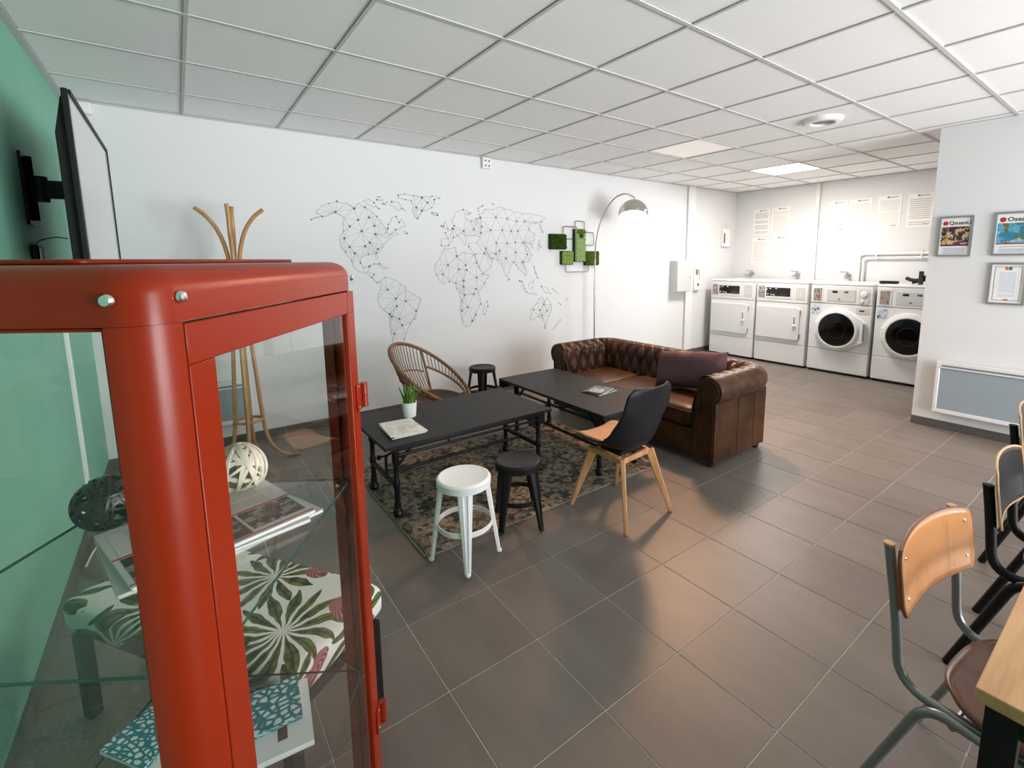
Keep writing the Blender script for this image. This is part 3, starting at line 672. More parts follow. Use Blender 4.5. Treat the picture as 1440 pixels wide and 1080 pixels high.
def washer(y, label):
    t = thing('washing_machine', label, 'washing machine', (MX, y, 0), 0, 'washing machines')
    machine_body(t)
    obj('front_panel', B(-.002, .0115, -MW/2+.004, MW/2-.004, .331, .955), 'white', t, bevel=.006)
    cp = obj('control_panel', B(-.006, .0115, -MW/2+.004, MW/2-.004, .962, MH-.035), 'white', t, bevel=.006)
    fr = obj('label_frame', round_plate(.14, .205, .01, -.010, -.0061, .285, 1.075), 'white', cp)
    obj('label_window', round_plate(.105, .17, .005, -.0115, -.0101, .285, 1.075), photo('washer_label_%d' % int(y*10), [L(146, 158, 158), L(58, 78, 84), L(206, 132, 96)], 4, y+3), fr, smooth=0)
    pz = obj('display_panel', round_plate(.345, .155, .006, -.011, -.0061, -.005, 1.075), 'panelgrey', cp)
    for a, b, w_, h_, m in ((.075, .045, .062, .028, 'gloss'), (-.05, .045, .022, .02, 'ink'), (-.075, .045, .02, .024, 'ink'), (.02, -.05, .03, .018, 'mark')):
        obj('button', round_plate(w_, h_, .003, -.0125, -.0111, -.005+a, 1.075+b), m, pz, smooth=0)
    dp = obj('dispenser', round_plate(.13, .20, .05, -.012, -.0061, -.275, 1.07), 'panelgrey', cp)
    obj('dial', MB().lathe([(.042, -.0121), (.042, -.02), (.03, -.024), (.015, -.024)], 20, (0, -.275, 1.105), 'x'), 'whitepl', dp)
    obj('dial', MB().lathe([(.022, -.0121), (.022, -.02), (.012, -.022)], 16, (0, -.26, 1.01), 'x'), 'whitepl', dp)
    obj('badge', round_plate(.15, .075, .006, -.006, -.0021, -.27, .885), 'panelgrey', t)
    obj('badge_mark', round_plate(.06, .02, .004, -.0068, -.0061, -.265, .885), 'ink', t, smooth=0)
    st = obj('sticker', round_plate(.105, .125, .006, -.0045, -.0021, .30, .87), photo('sticker_%d' % int(y*10), [L(214, 222, 228), L(62, 96, 138), L(180, 196, 210)], 3, y), t, smooth=0)
    # door: pear-shaped casting with round glass, hinge at the left, grip at the right
    cy, cz, R = .005, .615, .255
    poly = [(cy+R*1.12*math.cos(math.radians(k)), cz+R*1.12*math.sin(math.radians(k))) for k in range(-128, 129, 8)]+[(cy-.30, cz+.15), (cy-.335, cz+.11), (cy-.335, cz-.13), (cy-.30, cz-.16)]
    dr = obj('door', MB().prism(poly, -.045, -.0022, lambda a, b, q: (q, a, b)), 'white', t, bevel=.012)
    obj('door_ring', MB().lathe([(.252, -.0452), (.262, -.058), (.250, -.066), (.226, -.066), (.218, -.050)], 48, (0, cy, cz), 'x', cap=False), 'white', dr)
    obj('gasket', MB().lathe([(.225, -.060), (.214, -.060), (.200, -.047), (.199, -.0455)], 48, (0, cy, cz), 'x', cap=False), 'rubber', dr)
    obj('drum', MB().lathe([(.21, -.0453), (.19, -.0458), (.12, -.0463), (.06, -.0466), (.001, -.0468)], 40, (0, cy, cz), 'x'), 'rubber', dr)
    obj('glass_bowl', MB().lathe([(.222, -.058), (.20, -.064), (.14, -.070), (.07, -.073), (.002, -.074)], 48, (0, cy, cz), 'x', cap=False), 'doorglass', dr)
    dw = obj('drum_rib', MB().tube([(-.0475, cy+.11*math.cos(a), cz+.11*math.sin(a)) for a in [k*PI/16 for k in range(33)]], .003, 6), 'steel', dr)
    obj('handle', B(-.056, -.0451, cy-.332, cy-.31, cz-.12, cz+.11), 'mark', dr, bevel=.003)
    obj('hinge', B(-.062, -.0451, cy+.235, cy+.275, cz-.09, cz+.09), 'white', dr, bevel=.012)
    return t
MT['doorglass'] = glass('washer_door_glass', (.25, .25, .26), .8)
dryer(4.262, 'white tumble dryer standing at the end of the row by the map wall')
dryer(3.475, 'white tumble dryer standing between the other dryer and a washer')
washer(2.683, 'white front-loading washer next to the dryer, whole round door in view')
washer(1.892, 'white front-loading washer partly hidden behind the poster wall')
t = tag(obj('hose_tray', B(7.32, 7.42, 2.16, 2.35, MH+.0005, MH+.035), 'blackpl', bevel=.004), 'small flat black tray lying on top of a washer', 'tray')
t = thing('hose_bundle', 'tangle of black hoses and a bar lying on the washer by the poster wall', 'hose', (7.42, 1.93, MH))
obj('hose', MB().tube(cat([(0, .16, .075), (0, .08, .05), (.02, -.05, .06), (0, -.25, .08)]), .022, 10), 'rubber', t)
obj('hose', MB().tube(cat([(.02, .10, .022), (.05, 0, .05), (.0, -.12, .09), (.0, -.28, .06)]), .020, 10), 'rubber', t)
obj('bar', MB().bar((-.02, .0, .0), (-.02, .0, .165), .035, .045), 'rubber', t, bevel=.004)
obj('hose', MB().tube(cat([(.0, .02, .085), (.0, -.1, .105), (.0, -.3, .11)]), .018, 10), 'rubber', t)

# ================================================================== POSTER WALL
def framed(y0, y1, z0, z1, label, kind):
    t = thing('framed_poster', label, 'poster', (XP, (y0+y1)/2, (z0+z1)/2), 0)
    a, b = (y1-y0)/2, (z1-z0)/2; fw_ = .016; fr = MB()
    for q in ((-a, a, b-fw_, b), (-a, a, -b, -b+fw_), (-a, -a+fw_, -b+fw_, b-fw_), (a-fw_, a, -b+fw_, b-fw_)): fr.box(-.018, -.0005, *q)
    obj('frame', fr, 'alu', t, smooth=0)
    a -= fw_; b -= fw_
    sh = obj('sheet', B(-.008, -.001, -a, a, -b, b), 'paper', t, smooth=0)
    return t, sh, a, b
R90 = (PI/2, 0, -PI/2)
t, sh, a, b = framed(1.107, 1.345, 1.58, 1.932, 'grey framed poster with dark colourful cover, nearest the wall corner', 1)
obj('picture', B(-.0088, -.0081, -a+.006, a-.006, -b+.075, b-.076), photo('cover_dark', [L(34, 36, 56), L(30, 70, 84), L(206, 166, 72), L(196, 180, 156), L(90, 26, 66)], 2.3, 2.2), sh, smooth=0)
obj('picture_band', B(-.0094, -.0089, -a+.006, a-.006, -b+.075, -b+.09), pl('plum_band', L(120, 20, 74), .4), sh, smooth=0)
obj('emblem', round_plate(.036, .036, .014, -.0088, -.0081, a-.03, b-.045), 'redink', sh, smooth=0)
text('title', 'Qsuant.lt', .044, 'ink', sh, (-.0085, a-.054, b-.058), R90)
obj('small_print', B(-.0088, -.0081, -a+.012, a-.012, -b+.008, -b+.065), printed('caption_a', L(226, 228, 234), L(120, 126, 140), 5, 3, .8, 0, 1, ('Y', 'Z')), sh, smooth=0)
t, sh, a, b = framed(.735, .975, 1.585, 1.942, 'grey framed poster with blue cover hanging above the certificate', 2)
obj('picture', B(-.0088, -.0081, -a+.006, a-.006, -b+.075, b-.076), photo('cover_blue', [L(96, 166, 196), L(150, 196, 216), L(52, 130, 160), L(110, 106, 54)], 1.8, 5.1), sh, smooth=0)
obj('picture_band', B(-.0094, -.0089, -a+.006, a-.006, -b+.075, -b+.084), 'redink', sh, smooth=0)
obj('emblem', round_plate(.038, .040, .016, -.0088, -.0081, a-.035, b-.047), 'redink', sh, smooth=0)
text('title', 'Osean', .050, 'ink', sh, (-.0085, a-.062, b-.062), R90)
obj('small_print', B(-.0088, -.0081, -a+.012, a-.012, -b+.012, -b+.065), printed('caption_b', L(226, 228, 234), L(120, 126, 140), 5, 9, .8, 0, 1, ('Y', 'Z')), sh, smooth=0)
t, sh, a, b = framed(.735, .97, 1.175, 1.527, 'grey framed white certificate with small orange emblem under the blue poster', 3)
bd = MB()
for q in ((-a+.018, a-.018, b-.022, b-.018), (-a+.018, a-.018, -b+.018, -b+.022), (-a+.018, -a+.022, -b+.022, b-.022), (a-.022, a-.018, -b+.022, b-.022)): bd.box(-.0086, -.0081, *q)
obj('border_line', bd, 'mark', sh, smooth=0)
obj('small_print', B(-.0086, -.0081, -a+.04, a-.04, -b+.05, b-.06), printed('certificate_print', L(232, 234, 240), L(150, 154, 170), 22, 4, .5, 0, 1, ('Y', 'Z'), .6), sh, smooth=0)
obj('emblem', round_plate(.022, .026, .010, -.0090, -.0081, .012, b-.034), 'orangeink', sh, smooth=0)
obj('emblem', round_plate(.022, .028, .010, -.0090, -.0081, -.012, b-.034), 'blueink', sh, smooth=0)
obj('stamp', B(-.0090, -.0081, -.016, .014, -b+.022, -b+.032), 'orangeink', sh, smooth=0)

def heater(name, label, loc, rz, w_, h_):
    t = thing(name, label, 'radiator', loc, rz)         # local: wall at x=0, front towards -x, width along y
    obj('back_case', B(-.05, -.012, -w_/2+.012, w_/2-.012, .012, h_-.012), 'white', t)
    fr = MB(); b_ = .045
    for q in ((-w_/2, w_/2, h_-.062, h_), (-w_/2, w_/2, 0, .035), (-w_/2, -w_/2+.03, .035, h_-.062), (w_/2-.03, w_/2, .035, h_-.062)): fr.box(-.085, -.0501, *q)
    obj('frame', fr, 'white', t, bevel=.006)
    obj('grille', B(-.072, -.0502, -w_/2+.0305, w_/2-.0305, .0355, h_-.0625), 'perf', t, smooth=0)
    obj('air_slot', B(-.0858, -.0851, -w_/2+.04, w_/2-.04, h_-.045, h_-.030), 'mark', t, smooth=0)
    for s in (-1, 1): obj('wall_bracket', B(-.012, -.0005, s*w_*.3-.02, s*w_*.3+.02, .1, h_-.1), 'white', t, smooth=0)
    return t
heater('panel_heater', 'white electric panel heater with grey mesh front below the framed posters', (XP, .79, .165), 0, .90, .475)
heater('panel_heater', 'white electric panel heater behind the wooden coat stand', (.06, YB, .20), PI/2, .72, .37)

# ================================================================== GREEN WALL
t = thing('conduit', 'narrow white cable duct running down the green wall', 'cable duct', (XG, 3.79, 0))
obj('duct', B(0, .02, -.016, .016, .10, 1.60), 'whitepl', t, bevel=.003)
t = thing('wall_socket', 'white double socket with plug low on the green wall', 'socket', (XG, 3.64, .115))
obj('plate', B(.0005, .02, -.08, .08, -.02, .09), 'whitepl', t, bevel=.005)
obj('plug', MB().lathe([(.02, .0201), (.02, .05), (.014, .055)], 16, (0, .035, .035), 'x'), 'whitepl', t)
obj('cable', MB().tube(cat([(.05, .035, .035), (.10, .03, .0), (.12, -.08, -.05), (.05, -.22, -.10), (.03, -.36, -.112)]), .005, 6), 'whitepl', t)

tv = thing('television', 'flat black television on a swivel wall bracket on the green wall', 'television', (-.29, 3.33, 1.885))
obj('panel', B(-.010, .010, -.65, .65, -.365, .365), 'blackpl', tv, bevel=.004)
obj('screen', B(.0101, .0118, -.630, .622, -.338, .343), 'screen', tv, smooth=0)
obj('rear_housing', MB().prism([(-.0102, -.36), (-.0102, .35), (-.018, .335), (-.045, .20), (-.045, -.34)], -.62, .62, lambda a, b, q: (a, q, b)), 'blackpl', tv, bevel=.006)
obj('bezel_lip', MB().box(.0101, .017, .624, .65, -.365, .365).box(.0101, .017, -.632, .6235, .345, .365), 'blackpl', tv, smooth=0)
obj('side_glint', B(.0101, .0118, -.6495, -.6335, -.30, .345), 'steel', tv, smooth=0)
mt = thing('tv_bracket', 'black steel swivel bracket holding the television to the green wall', 'bracket', (XG, 3.40, 1.93))
obj('wall_plate', B(.0005, .012, -.075, .075, -.17, .17), 'blackpl', mt, bevel=.003)
obj('wall_rail', MB().tube([(.026, -.03, -.15), (.026, -.03, .15)], .014, 8), 'gloss', mt)
obj('arm', MB().bar((.02, -.02, .0), (.185, -.05, .0), .085, .05), 'blackpl', mt, bevel=.01)
obj('knuckle', MB().lathe([(.03, -.06), (.03, .06)], 16, (.055, -.03, 0), 'z'), 'blackpl', mt)
obj('hook_rail', B(.19, .208, -.06, -.035, -.20, .26), 'blackpl', mt, bevel=.003)
obj('hook_rail', B(.19, .208, -.33, -.305, -.20, .26), 'blackpl', mt, bevel=.003)
obj('tilt_lever', MB().bar((.195, -.05, .20), (.15, -.05, .245), .02, .012).bar((.195, -.05, .24), (.165, -.05, .34), .016, .012), 'blackpl', mt, bevel=.002)
obj('cable', MB().tube(cat([(.19, -.05, -.02), (.15, -.07, -.06), (.17, -.03, -.10), (.15, -.06, -.15), (.19, -.05, -.19)], 6), .004, 6), 'rubber', mt)
t = thing('media_box', 'black media box hanging on the green wall under the television bracket', 'media box', (XG, 3.36, 1.555))
obj('case', B(.0005, .03, -.07, .07, -.11, .11), 'blackpl', t, bevel=.012)
obj('trim', B(.0301, .033, -.062, -.045, -.09, .09), 'steel', t, bevel=.002)
obj('cable', MB().tube(cat([(.02, -.05, .11), (.03, .0, .13), (.085, -.03, .145), (.13, -.02, .14)]), .003, 6), 'rubber', t)

# ================================================================== RUG
rug = thing('rug', 'worn vintage rug in faded beige and blue-grey under the coffee tables', 'rug', (1.875, 2.925, 0))
def rugf(u, v):
    x, y = -.95+1.90*u, -.665+1.33*v
    return (x+.004*math.sin(9*y), y+.005*math.sin(7*x), .0075+.0012*math.sin(5*x+3*y))
rm = MB().grid(rugf, 40, 30)
obj('pile', rm, 'rug', rug, solid=.006)
hem = MB()
for y in (-.672, .672): hem.tube([(-.95+1.9*k/24, y+.004*math.sin(7*(-.95+1.9*k/24)), .0055) for k in range(25)], .005, 6)
obj('hem', MB().tube([(-.95+1.9*k/24, -.668+.005*math.sin(7*(-.95+1.9*k/24)), .0055) for k in range(25)], .005, 6), 'rughem', rug)
obj('hem', MB().tube([(-.95+1.9*k/24, .668+.005*math.sin(7*(-.95+1.9*k/24)), .0055) for k in range(25)], .005, 6), 'rughem', rug)
obj('hem', MB().tube([(-.954, -.66+1.32*k/12, .0055) for k in range(13)], .005, 6), 'rughem', rug)
obj('hem', MB().tube([(.954, -.66+1.32*k/12, .0055) for k in range(13)], .005, 6), 'rughem', rug)

# ================================================================== COFFEE TABLES
RZ = .0118
def crank_table(name, label, x0, x1, y0, y1, H, legs, crank, apron):
    """black workshop coffee table; long axis is the longer of x/y"""
    cx, cy = (x0+x1)/2, (y0+y1)/2
    t = thing(name, label, 'coffee table', (cx, cy, 0), 0, None)
    a, b = (x1-x0)/2, (y1-y0)/2
    top = obj('tabletop', B(-a, a, -b, b, H-.022, H), 'ttop', t, bevel=.003)
    if a > b: obj('joint_line', B(-a*.32-.001, -a*.32+.001, -b+.003, b-.003, H-.0005, H+.0004), 'black', top, smooth=0)
    L_ = [(x-cx, y-cy) for x, y in legs]
    for x, y in L_:
        zf = RZ if (.93 < x+cx < 2.82 and 2.27 < y+cy < 3.58) else .0006
        lg = obj('leg', MB().lathe([(.016, zf+.05), (.022, zf+.07), (.017, zf+.10), (.016, .19), (.021, .20), (.021, .24), (.016, .25), (.0155, H-.13), (.022, H-.12), (.022, H-.05), (.018, H-.022)], 14, (x, y, 0)), 'black', t)
        obj('foot', MB().lathe([(.024, zf), (.030, zf+.012), (.030, zf+.03), (.020, zf+.055), (.016, zf+.06)], 14, (x, y, 0)), 'black', lg)
        obj('caster_bolt', MB().lathe([(.010, -.032), (.010, -.029)], 10, (x, y, zf+.03), 'y').lathe([(.010, .029), (.010, .032)], 10, (x, y, zf+.03), 'y'), 'steel', lg)
    xs = sorted(set(round(p[0], 3) for p in L_)); ys = sorted(set(round(p[1], 3) for p in L_))
    # lower stretchers: across each end, then one along the middle
    if a > b:
        for x in xs: obj('end_stretcher', MB().tube([(x, ys[0]+.018, .205), (x, ys[-1]-.018, .205)], .017, 10), 'black', t)
        m = (ys[0]+ys[-1])/2
        obj('long_stretcher', MB().tube([(xs[0]+.015, m, .205), (xs[-1]-.015, m, .205)], .011, 8), 'black', t)
        for y in ys: obj('top_rail', MB().tube([(xs[0]+.02, y, H-.085), (xs[-1]-.02, y, H-.085)], .010, 8), 'black', t)
        for x, s in ((xs[0], 1), (xs[-1], -1)):
            for y in ys: obj('corner_brace', MB().tube(cat([(x+s*.015, y, H-.15), (x+s*.05, y, H-.11), (x+s*.12, y, H-.03)]), .009, 8), 'black', t)
    else:
        for y in ys: obj('end_stretcher', MB().tube([(xs[0]+.018, y, .205), (xs[-1]-.018, y, .205)], .017, 10), 'black', t)
        m = xs[0]
        obj('long_stretcher', MB().tube([(m, ys[0]+.015, .225), (m, ys[-1]-.015, .225)], .012, 8), 'black', t)
        for x in xs: obj('top_rail', MB().tube([(x, ys[0]+.02, H-.095), (x, ys[-1]-.02, H-.095)], .010, 8), 'black', t)
        for y, s in ((ys[0], 1), (ys[-1], -1)):
            for x in xs: obj('corner_brace', MB().tube(cat([(x, y+s*.015, H-.16), (x, y+s*.05, H-.12), (x, y+s*.13, H-.03)]), .010, 8), 'black', t)
    if apron:
        obj('apron', B(-a+.015, a-.015, -b+.015, -b+.035, H-.085, H-.0222), 'black', t, smooth=0)
        obj('apron', B(-a+.015, a-.015, b-.035, b-.015, H-.085, H-.0222), 'black', t, smooth=0)
        for sx in (-1, 1):
            for sy in (-1, 1): obj('corner_iron', B(sx*a-.012*(1+sx)-.0, sx*a+.012*(1-sx), sy*b-.012*(1+sy), sy*b+.012*(1-sy), H-.075, H-.0222), 'gloss', t, bevel=.002)
    else:
        for s in (-1, 1): obj('apron', B(-a+.05, a-.05, s*(b-.03)-.008, s*(b-.03)+.008, H-.045, H-.0222), 'black', t, smooth=0)
    if crank:
        x = xs[0]; m = (ys[0]+ys[-1])/2-.05
        c = obj('crank', MB().tube([(x+.0, m, .22), (x+.0, m, .34)], .010, 8).tube(cat([(x, m, .34), (x+.05, m-.01, .36), (x+.09, m-.02, .33)]), .008, 8), 'black', t)
        ring = [(x+.10+.03*math.cos(k*PI/8), m-.02, .345+.03*math.sin(k*PI/8)) for k in range(16)]
        obj('crank_wheel', MB().tube(ring, .006, 6, True), 'black', c)
        obj('crank_knob', MB().ball((x-.05, m-.02, .35), .016, 8, 6).tube([(x, m, .345), (x-.05, m-.02, .35)], .006, 6), 'black', c)
        obj('side_plate', B(a-.16, a-.02, -b+.06, -b+.075, H-.12, H-.046), 'black', t, smooth=0)
    return t
crank_table('crank_table', 'long black industrial coffee table with crank, holding the plant pot', .875, 2.12, 2.69, 3.42, .485, [(.955, 2.75), (.955, 3.2), (2.035, 2.75), (2.035, 3.2)], True, False)
crank_table('crank_table', 'black industrial coffee table with deep apron right in front of the sofa', 2.265, 2.925, 2.29, 3.66, .50, [(2.33, 2.40), (2.70, 2.40), (2.33, 3.47), (2.70, 3.47)], False, True)

# things on the tables
def magazine(name, label, cat_, loc, rz, w_, h_, th, cover, prints=(), group=None):
    t = thing(name, label, cat_, loc, rz, group)
    obj('pages', B(-w_/2+.002, w_/2-.001, -h_/2+.001, h_/2-.001, .0008, th-.0008), 'paper', t, smooth=0)
    obj('cover', MB().box(-w_/2, w_/2, -h_/2, h_/2, th-.0007, th).box(-w_/2, w_/2, -h_/2, h_/2, 0, .0007).box(-w_/2, -w_/2+.0012, -h_/2, h_/2, .0007, th-.0007), cover, t, smooth=0)
    for i, (a, b, c, d, m) in enumerate(prints):
        obj('cover_print', B(-w_/2+a*w_, -w_/2+b*w_, -h_/2+c*h_, -h_/2+d*h_, th, th+.0005), m, t, smooth=0)
    return t
TT = .4856
pale = photo('pale_cover', [L(226, 222, 216), L(236, 234, 230), L(214, 206, 198)], 3, 1)
for i, (dx, dy, rz, th) in enumerate(((0, 0, .06, .006), (.006, -.004, .10, .007), (-.004, .004, .02, .006))):
    z = TT+sum((.0068, .0078, 0)[:i])
    magazine('magazine', ['lowest white magazine of the pile beside the plant pot', 'middle white magazine of the pile beside the plant pot', 'white magazine on top of the pile beside the plant pot'][i], 'magazine', (1.075+dx, 2.94+dy, z), PI/2+rz-.1, .285, .215, th, pale,
             [(.30, .55, .40, .62, photo('print_warm', [L(226, 220, 214), L(190, 150, 124), L(206, 190, 176)], 6, 2)), (.70, .97, .05, .95, printed('print_lines', L(228, 225, 220), L(160, 150, 146), 14, 1, .5, 0, 1, ('Y', 'X'), .5))] if i == 2 else (), 'magazines beside the plant pot')
dk = photo('dark_cover', [L(90, 90, 92), L(150, 150, 152), L(60, 60, 62)], 3, 4)
for i in range(2):
    magazine('magazine', ['dark covered magazine lying flat on the table before the sofa', 'grey and white magazine lying on the dark covered magazine'][i], 'magazine', (2.675, 2.765, .5005+i*.0085), .12+.22*i, .235-.03*i, .185-.02*i, .0075, [pl('charcoal_cover', L(54, 54, 56), .4), dk][i],
             [(.1, .6, .2, .85, photo('grey_print', [L(170, 170, 172), L(210, 210, 212), L(110, 110, 112)], 4, 7))] if i else ())
t = thing('plant_pot', 'white ceramic pot of upright green leaves on the black crank table', 'potted plant', (1.218, 3.168, TT))
obj('pot', MB().lathe([(.040, 0), (.043, .002), (.052, .102), (.053, .106), (.047, .106), (.045, .09), (.0, .088)], 32, cap=False), pl('white_ceramic', L(238, 240, 240), .2), t)
obj('soil', MB().lathe([(.0455, .0885), (.03, .094), (.001, .096)], 16), pl('soil', L(48, 36, 28), .95, var=.4, scale=80), t)
def _leafm():
    tt = NT('leaf_green'); n = tt.noise(stretch(tt, 60, 60, 8), 1, 3)
    tt.base(tt.mix(tt.ramp(n, .3, .7), L(44, 84, 30), L(110, 158, 66)), .4); return tt.m
MT['leaf'] = _leafm()
for k in range(17):
    a = k*2.399; rr = .007+.032*(k/17)**.6; hh = .15-.055*(k/17)+random.uniform(-.012, .012); ln_ = .012+.042*(k/17)
    P = []
    for j in range(7):
        s = j/6; r_ = rr+ln_*s**1.8
        P.append((r_*math.cos(a), r_*math.sin(a), .088+hh*s))
    m = MB(); v = []
    for j, p in enumerate(P):
        s = j/6; wd = .0105*(math.sin(PI*min(1, .25+.75*s))**.8 if s < 1 else 0)+.0004
        tx, ty = -math.sin(a), math.cos(a); nx, ny = math.cos(a)*.003, math.sin(a)*.003
        v += [(p[0]-tx*wd+nx, p[1]-ty*wd+ny, p[2]), (p[0]-nx, p[1]-ny, p[2]), (p[0]+tx*wd+nx, p[1]+ty*wd+ny, p[2])]
    f = []
    for j in range(6):
        for q in (0, 1): f.append((j*3+q, j*3+q+1, j*3+q+4, j*3+q+3))
    m.add(v, f); obj('leaf', m, 'leaf', t, solid=.0015)

# ================================================================== STOOLS
def stool(label, loc, rz, H, foot, rs, mat, grp=None):
    t = thing('metal_stool', label, 'stool', (loc[0], loc[1], 0), rz, grp)
    seat = obj('seat', MB().lathe([(rs-.012, H-.05), (rs, H-.048), (rs+.002, H-.012), (rs-.004, H-.003), (rs-.012, H), (rs-.03, H-.006), (.006, H-.008), (.005, H-.0095), (.001, H-.0095)], 40), mat, t)
    for k in range(4):
        a = PI/4+k*PI/2; c, s = math.cos(a), math.sin(a); rt = rs-.03; rb = foot
        def P(r, z): return Vector((r*c, r*s, z))
        tn = Vector((-s, c, 0)); m = MB(); v = []
        N = 9
        zf = RZ if (.93 < loc[0]+rb*math.cos(a+rz) < 2.82 and 2.27 < loc[1]+rb*math.sin(a+rz) < 3.58) else .0008
        for j in range(N):
            q = j/(N-1); z = H-.045+(zf+.012-(H-.045))*q; r = rt+.012+(rb-rt-.012)*q; wd = .040*(1-q)+.0165*q; dp = .016*(1-q)+.011*q
            out = Vector((c, s, 0))
            v += [P(r, z)-tn*wd-out*dp, P(r, z)-tn*wd*.9+out*dp*.2, P(r, z)-tn*wd*.35+out*dp*.7, P(r, z)-tn*wd*.22+out*dp*.25, P(r, z)+tn*wd*.22+out*dp*.25, P(r, z)+tn*wd*.35+out*dp*.7, P(r, z)+tn*wd*.9+out*dp*.2, P(r, z)+tn*wd-out*dp]
        f = [(j*8+i, j*8+(i+1) % 8, (j+1)*8+(i+1) % 8, (j+1)*8+i) for j in range(N-1) for i in range(8)]+[tuple(range(8)), tuple((N-1)*8+i for i in range(8))]
        m.add(v, f)
        lg = obj('leg', m, mat, t, smooth=50)
        obj('rubber_foot', MB().ball((rb*c, rb*s, zf+.0125), .0125, 10, 8, (1.15, 1.15, 1)), 'rubber' if mat == 'stoolblack' else mat, lg)
    zr = H*.44; rr = rs-.03+(foot-rs+.03)*(1-(zr/H))-.004
    obj('foot_ring', MB().lathe([(rr-.004, zr-.014), (rr, zr-.014), (rr, zr+.014), (rr-.004, zr+.014), (rr-.004, zr-.014)], 40, cap=False), mat, t)
    return t
MT['stoolwhite'] = pl('white_powder_coat', L(248, 248, 247), .3)
MT['stoolblack'] = pl('black_powder_coat', (.009, .009, .009), .45, 0, .25)
stool('round white metal stool with ring footrest', (1.10, 2.145), math.radians(20), .462, .180, .140, 'stoolwhite')
stool('round black metal stool standing beside the white stool', (1.515, 2.25), math.radians(-27), .405, .172, .135, 'stoolblack')
stool('round black metal stool against the map wall beside the rattan chair', (2.50, 4.37), math.radians(8), .452, .185, .14, 'stoolblack')

# ================================================================== SHELL CHAIR (faces +Y)
t = thing('shell_chair', 'black plastic shell chair with tan seat pad and pale wooden legs', 'chair', (2.125, 2.003, 0), math.radians(2))
prof = cat([(.235, .425), (.20, .446), (.10, .440), (-.05, .428), (-.13, .440), (-.185, .50), (-.215, .60), (-.235, .70), (-.252, .79), (-.262, .845)], 5)
prof = [(p[0], p[1]) for p in [Vector((q[0], q[1], 0)) for q in prof]]
def hw(t_):
    for (a, wa), (b, wb) in zip([(0, .165), (.08, .20), (.3, .226), (.5, .228), (.62, .222), (.8, .212), (.93, .195), (1, .150)], [(.08, .20), (.3, .226), (.5, .228), (.62, .222), (.8, .212), (.93, .195), (1, .150), (1.01, .08)]):
        if a <= t_ <= b: return wa+(wb-wa)*(t_-a)/(b-a)
    return .08
def shell(u, t_, lift=0, wsc=1):
    k = t_*(len(prof)-1); i = min(int(k), len(prof)-2); q = k-i
    y = prof[i][0]*(1-q)+prof[i+1][0]*q; z = prof[i][1]*(1-q)+prof[i+1][1]*q
    dy, dz = prof[i+1][0]-prof[i][0], prof[i+1][1]-prof[i][1]; l = math.hypot(dy, dz) or 1
    ny, nz = dz/l, -dy/l                     # normal towards the sitter
    e = abs(u)**2.6*(.035+.075*math.sin(PI*min(1, max(0, (t_-.18)/.6)))**1.2)
    return (u*hw(t_)*wsc, y+ny*(e+lift), z+nz*(e+lift)+0)
obj('shell', MB().grid(lambda u, v: shell(2*u-1, v), 25, 46), pl('shell_black', (.010, .010, .012), .45, 0, .25), t, solid=.007)
pad = MB().grid(lambda u, v: shell((2*u-1)*.84, .02+.45*v, .013+.009*math.sin(PI*u)**.4*math.sin(PI*v)**.3, .97), 23, 22)
obj('seat_pad', pad, 'tan', t, solid=.014)
for sx in (-1, 1):
    for sy in (-1, 1):
        top = Vector((sx*.125, sy*.12-.01, .40)); ft = Vector((sx*.212, sy*.232-.01, (.001)))
        obj('leg', MB().bar(top, ft, .056, .032, .024, .022, side=(sx, sy*.9, 0)), 'oak', t, bevel=.006)
for p, q in (((-.12, -.125), (.12, -.125)), ((-.12, .105), (.12, .105)), ((-.13, -.115), (-.13, .10)), ((.13, -.115), (.13, .10))):
    obj('seat_frame', MB().bar((p[0], p[1], .385), (q[0], q[1], .392), .034, .022), 'oak', t, bevel=.004)
obj('fixing_plate', B(-.10, .10, -.09, .07, .40, .423), 'blackpl', t, smooth=0)

# ================================================================== CHESTERFIELD SOFA (faces -X)
SX, SY, SD, SL = 3.07, 1.94, .77, 1.91
t = thing('chesterfield_sofa', 'brown leather chesterfield sofa with rolled buttoned arms and back', 'sofa', (SX, SY, 0))
rc = .215
def path(s):
    """outer base outline: right arm front -> back -> left arm front; returns point and outward normal"""
    l1 = SD-rc; la = rc*PI/2; l2 = SL-2*rc
    if s < l1: return (s, 0), (0, -1)
    s -= l1
    if s < la: a = s/rc; return (SD-rc+rc*math.sin(a), rc-rc*math.cos(a)), (math.sin(a), -math.cos(a))
    s -= la
    if s < l2: return (SD, rc+s), (1, 0)
    s -= l2
    if s < la: a = s/rc; return (SD-rc+rc*math.cos(a), SL-rc+rc*math.sin(a)), (math.cos(a), math.sin(a))
    s -= la
    return (SD-rc-s, SL), (0, 1)
LT = 2*(SD-rc)+PI*rc+SL-2*rc
RR, RN, RZC = .105, .060, .603
pr = [(.205, .33), (.20, .39), (.192, .45), (.180, .51), (.170, .56)]+[(RN+RR*math.cos(math.radians(a)), RZC+RR*math.sin(math.radians(a))) for a in range(0, 251, 10)]
cum = [0]
for i in range(1, len(pr)): cum.append(cum[-1]+math.dist(pr[i], pr[i-1]))
PT = cum[-1]
def prof_at(tt):
    i = 0
    while i < len(cum)-2 and cum[i+1] < tt: i += 1
    q = (tt-cum[i])/(cum[i+1]-cum[i]); a, b = pr[i], pr[i+1]
    p = (a[0]+(b[0]-a[0])*q, a[1]+(b[1]-a[1])*q); dx, dz = b[0]-a[0], b[1]-a[1]; l = math.hypot(dx, dz)
    return p, (dz/l, -dx/l)
NS = 26; DS = LT/NS; DT = .128; T0 = .02
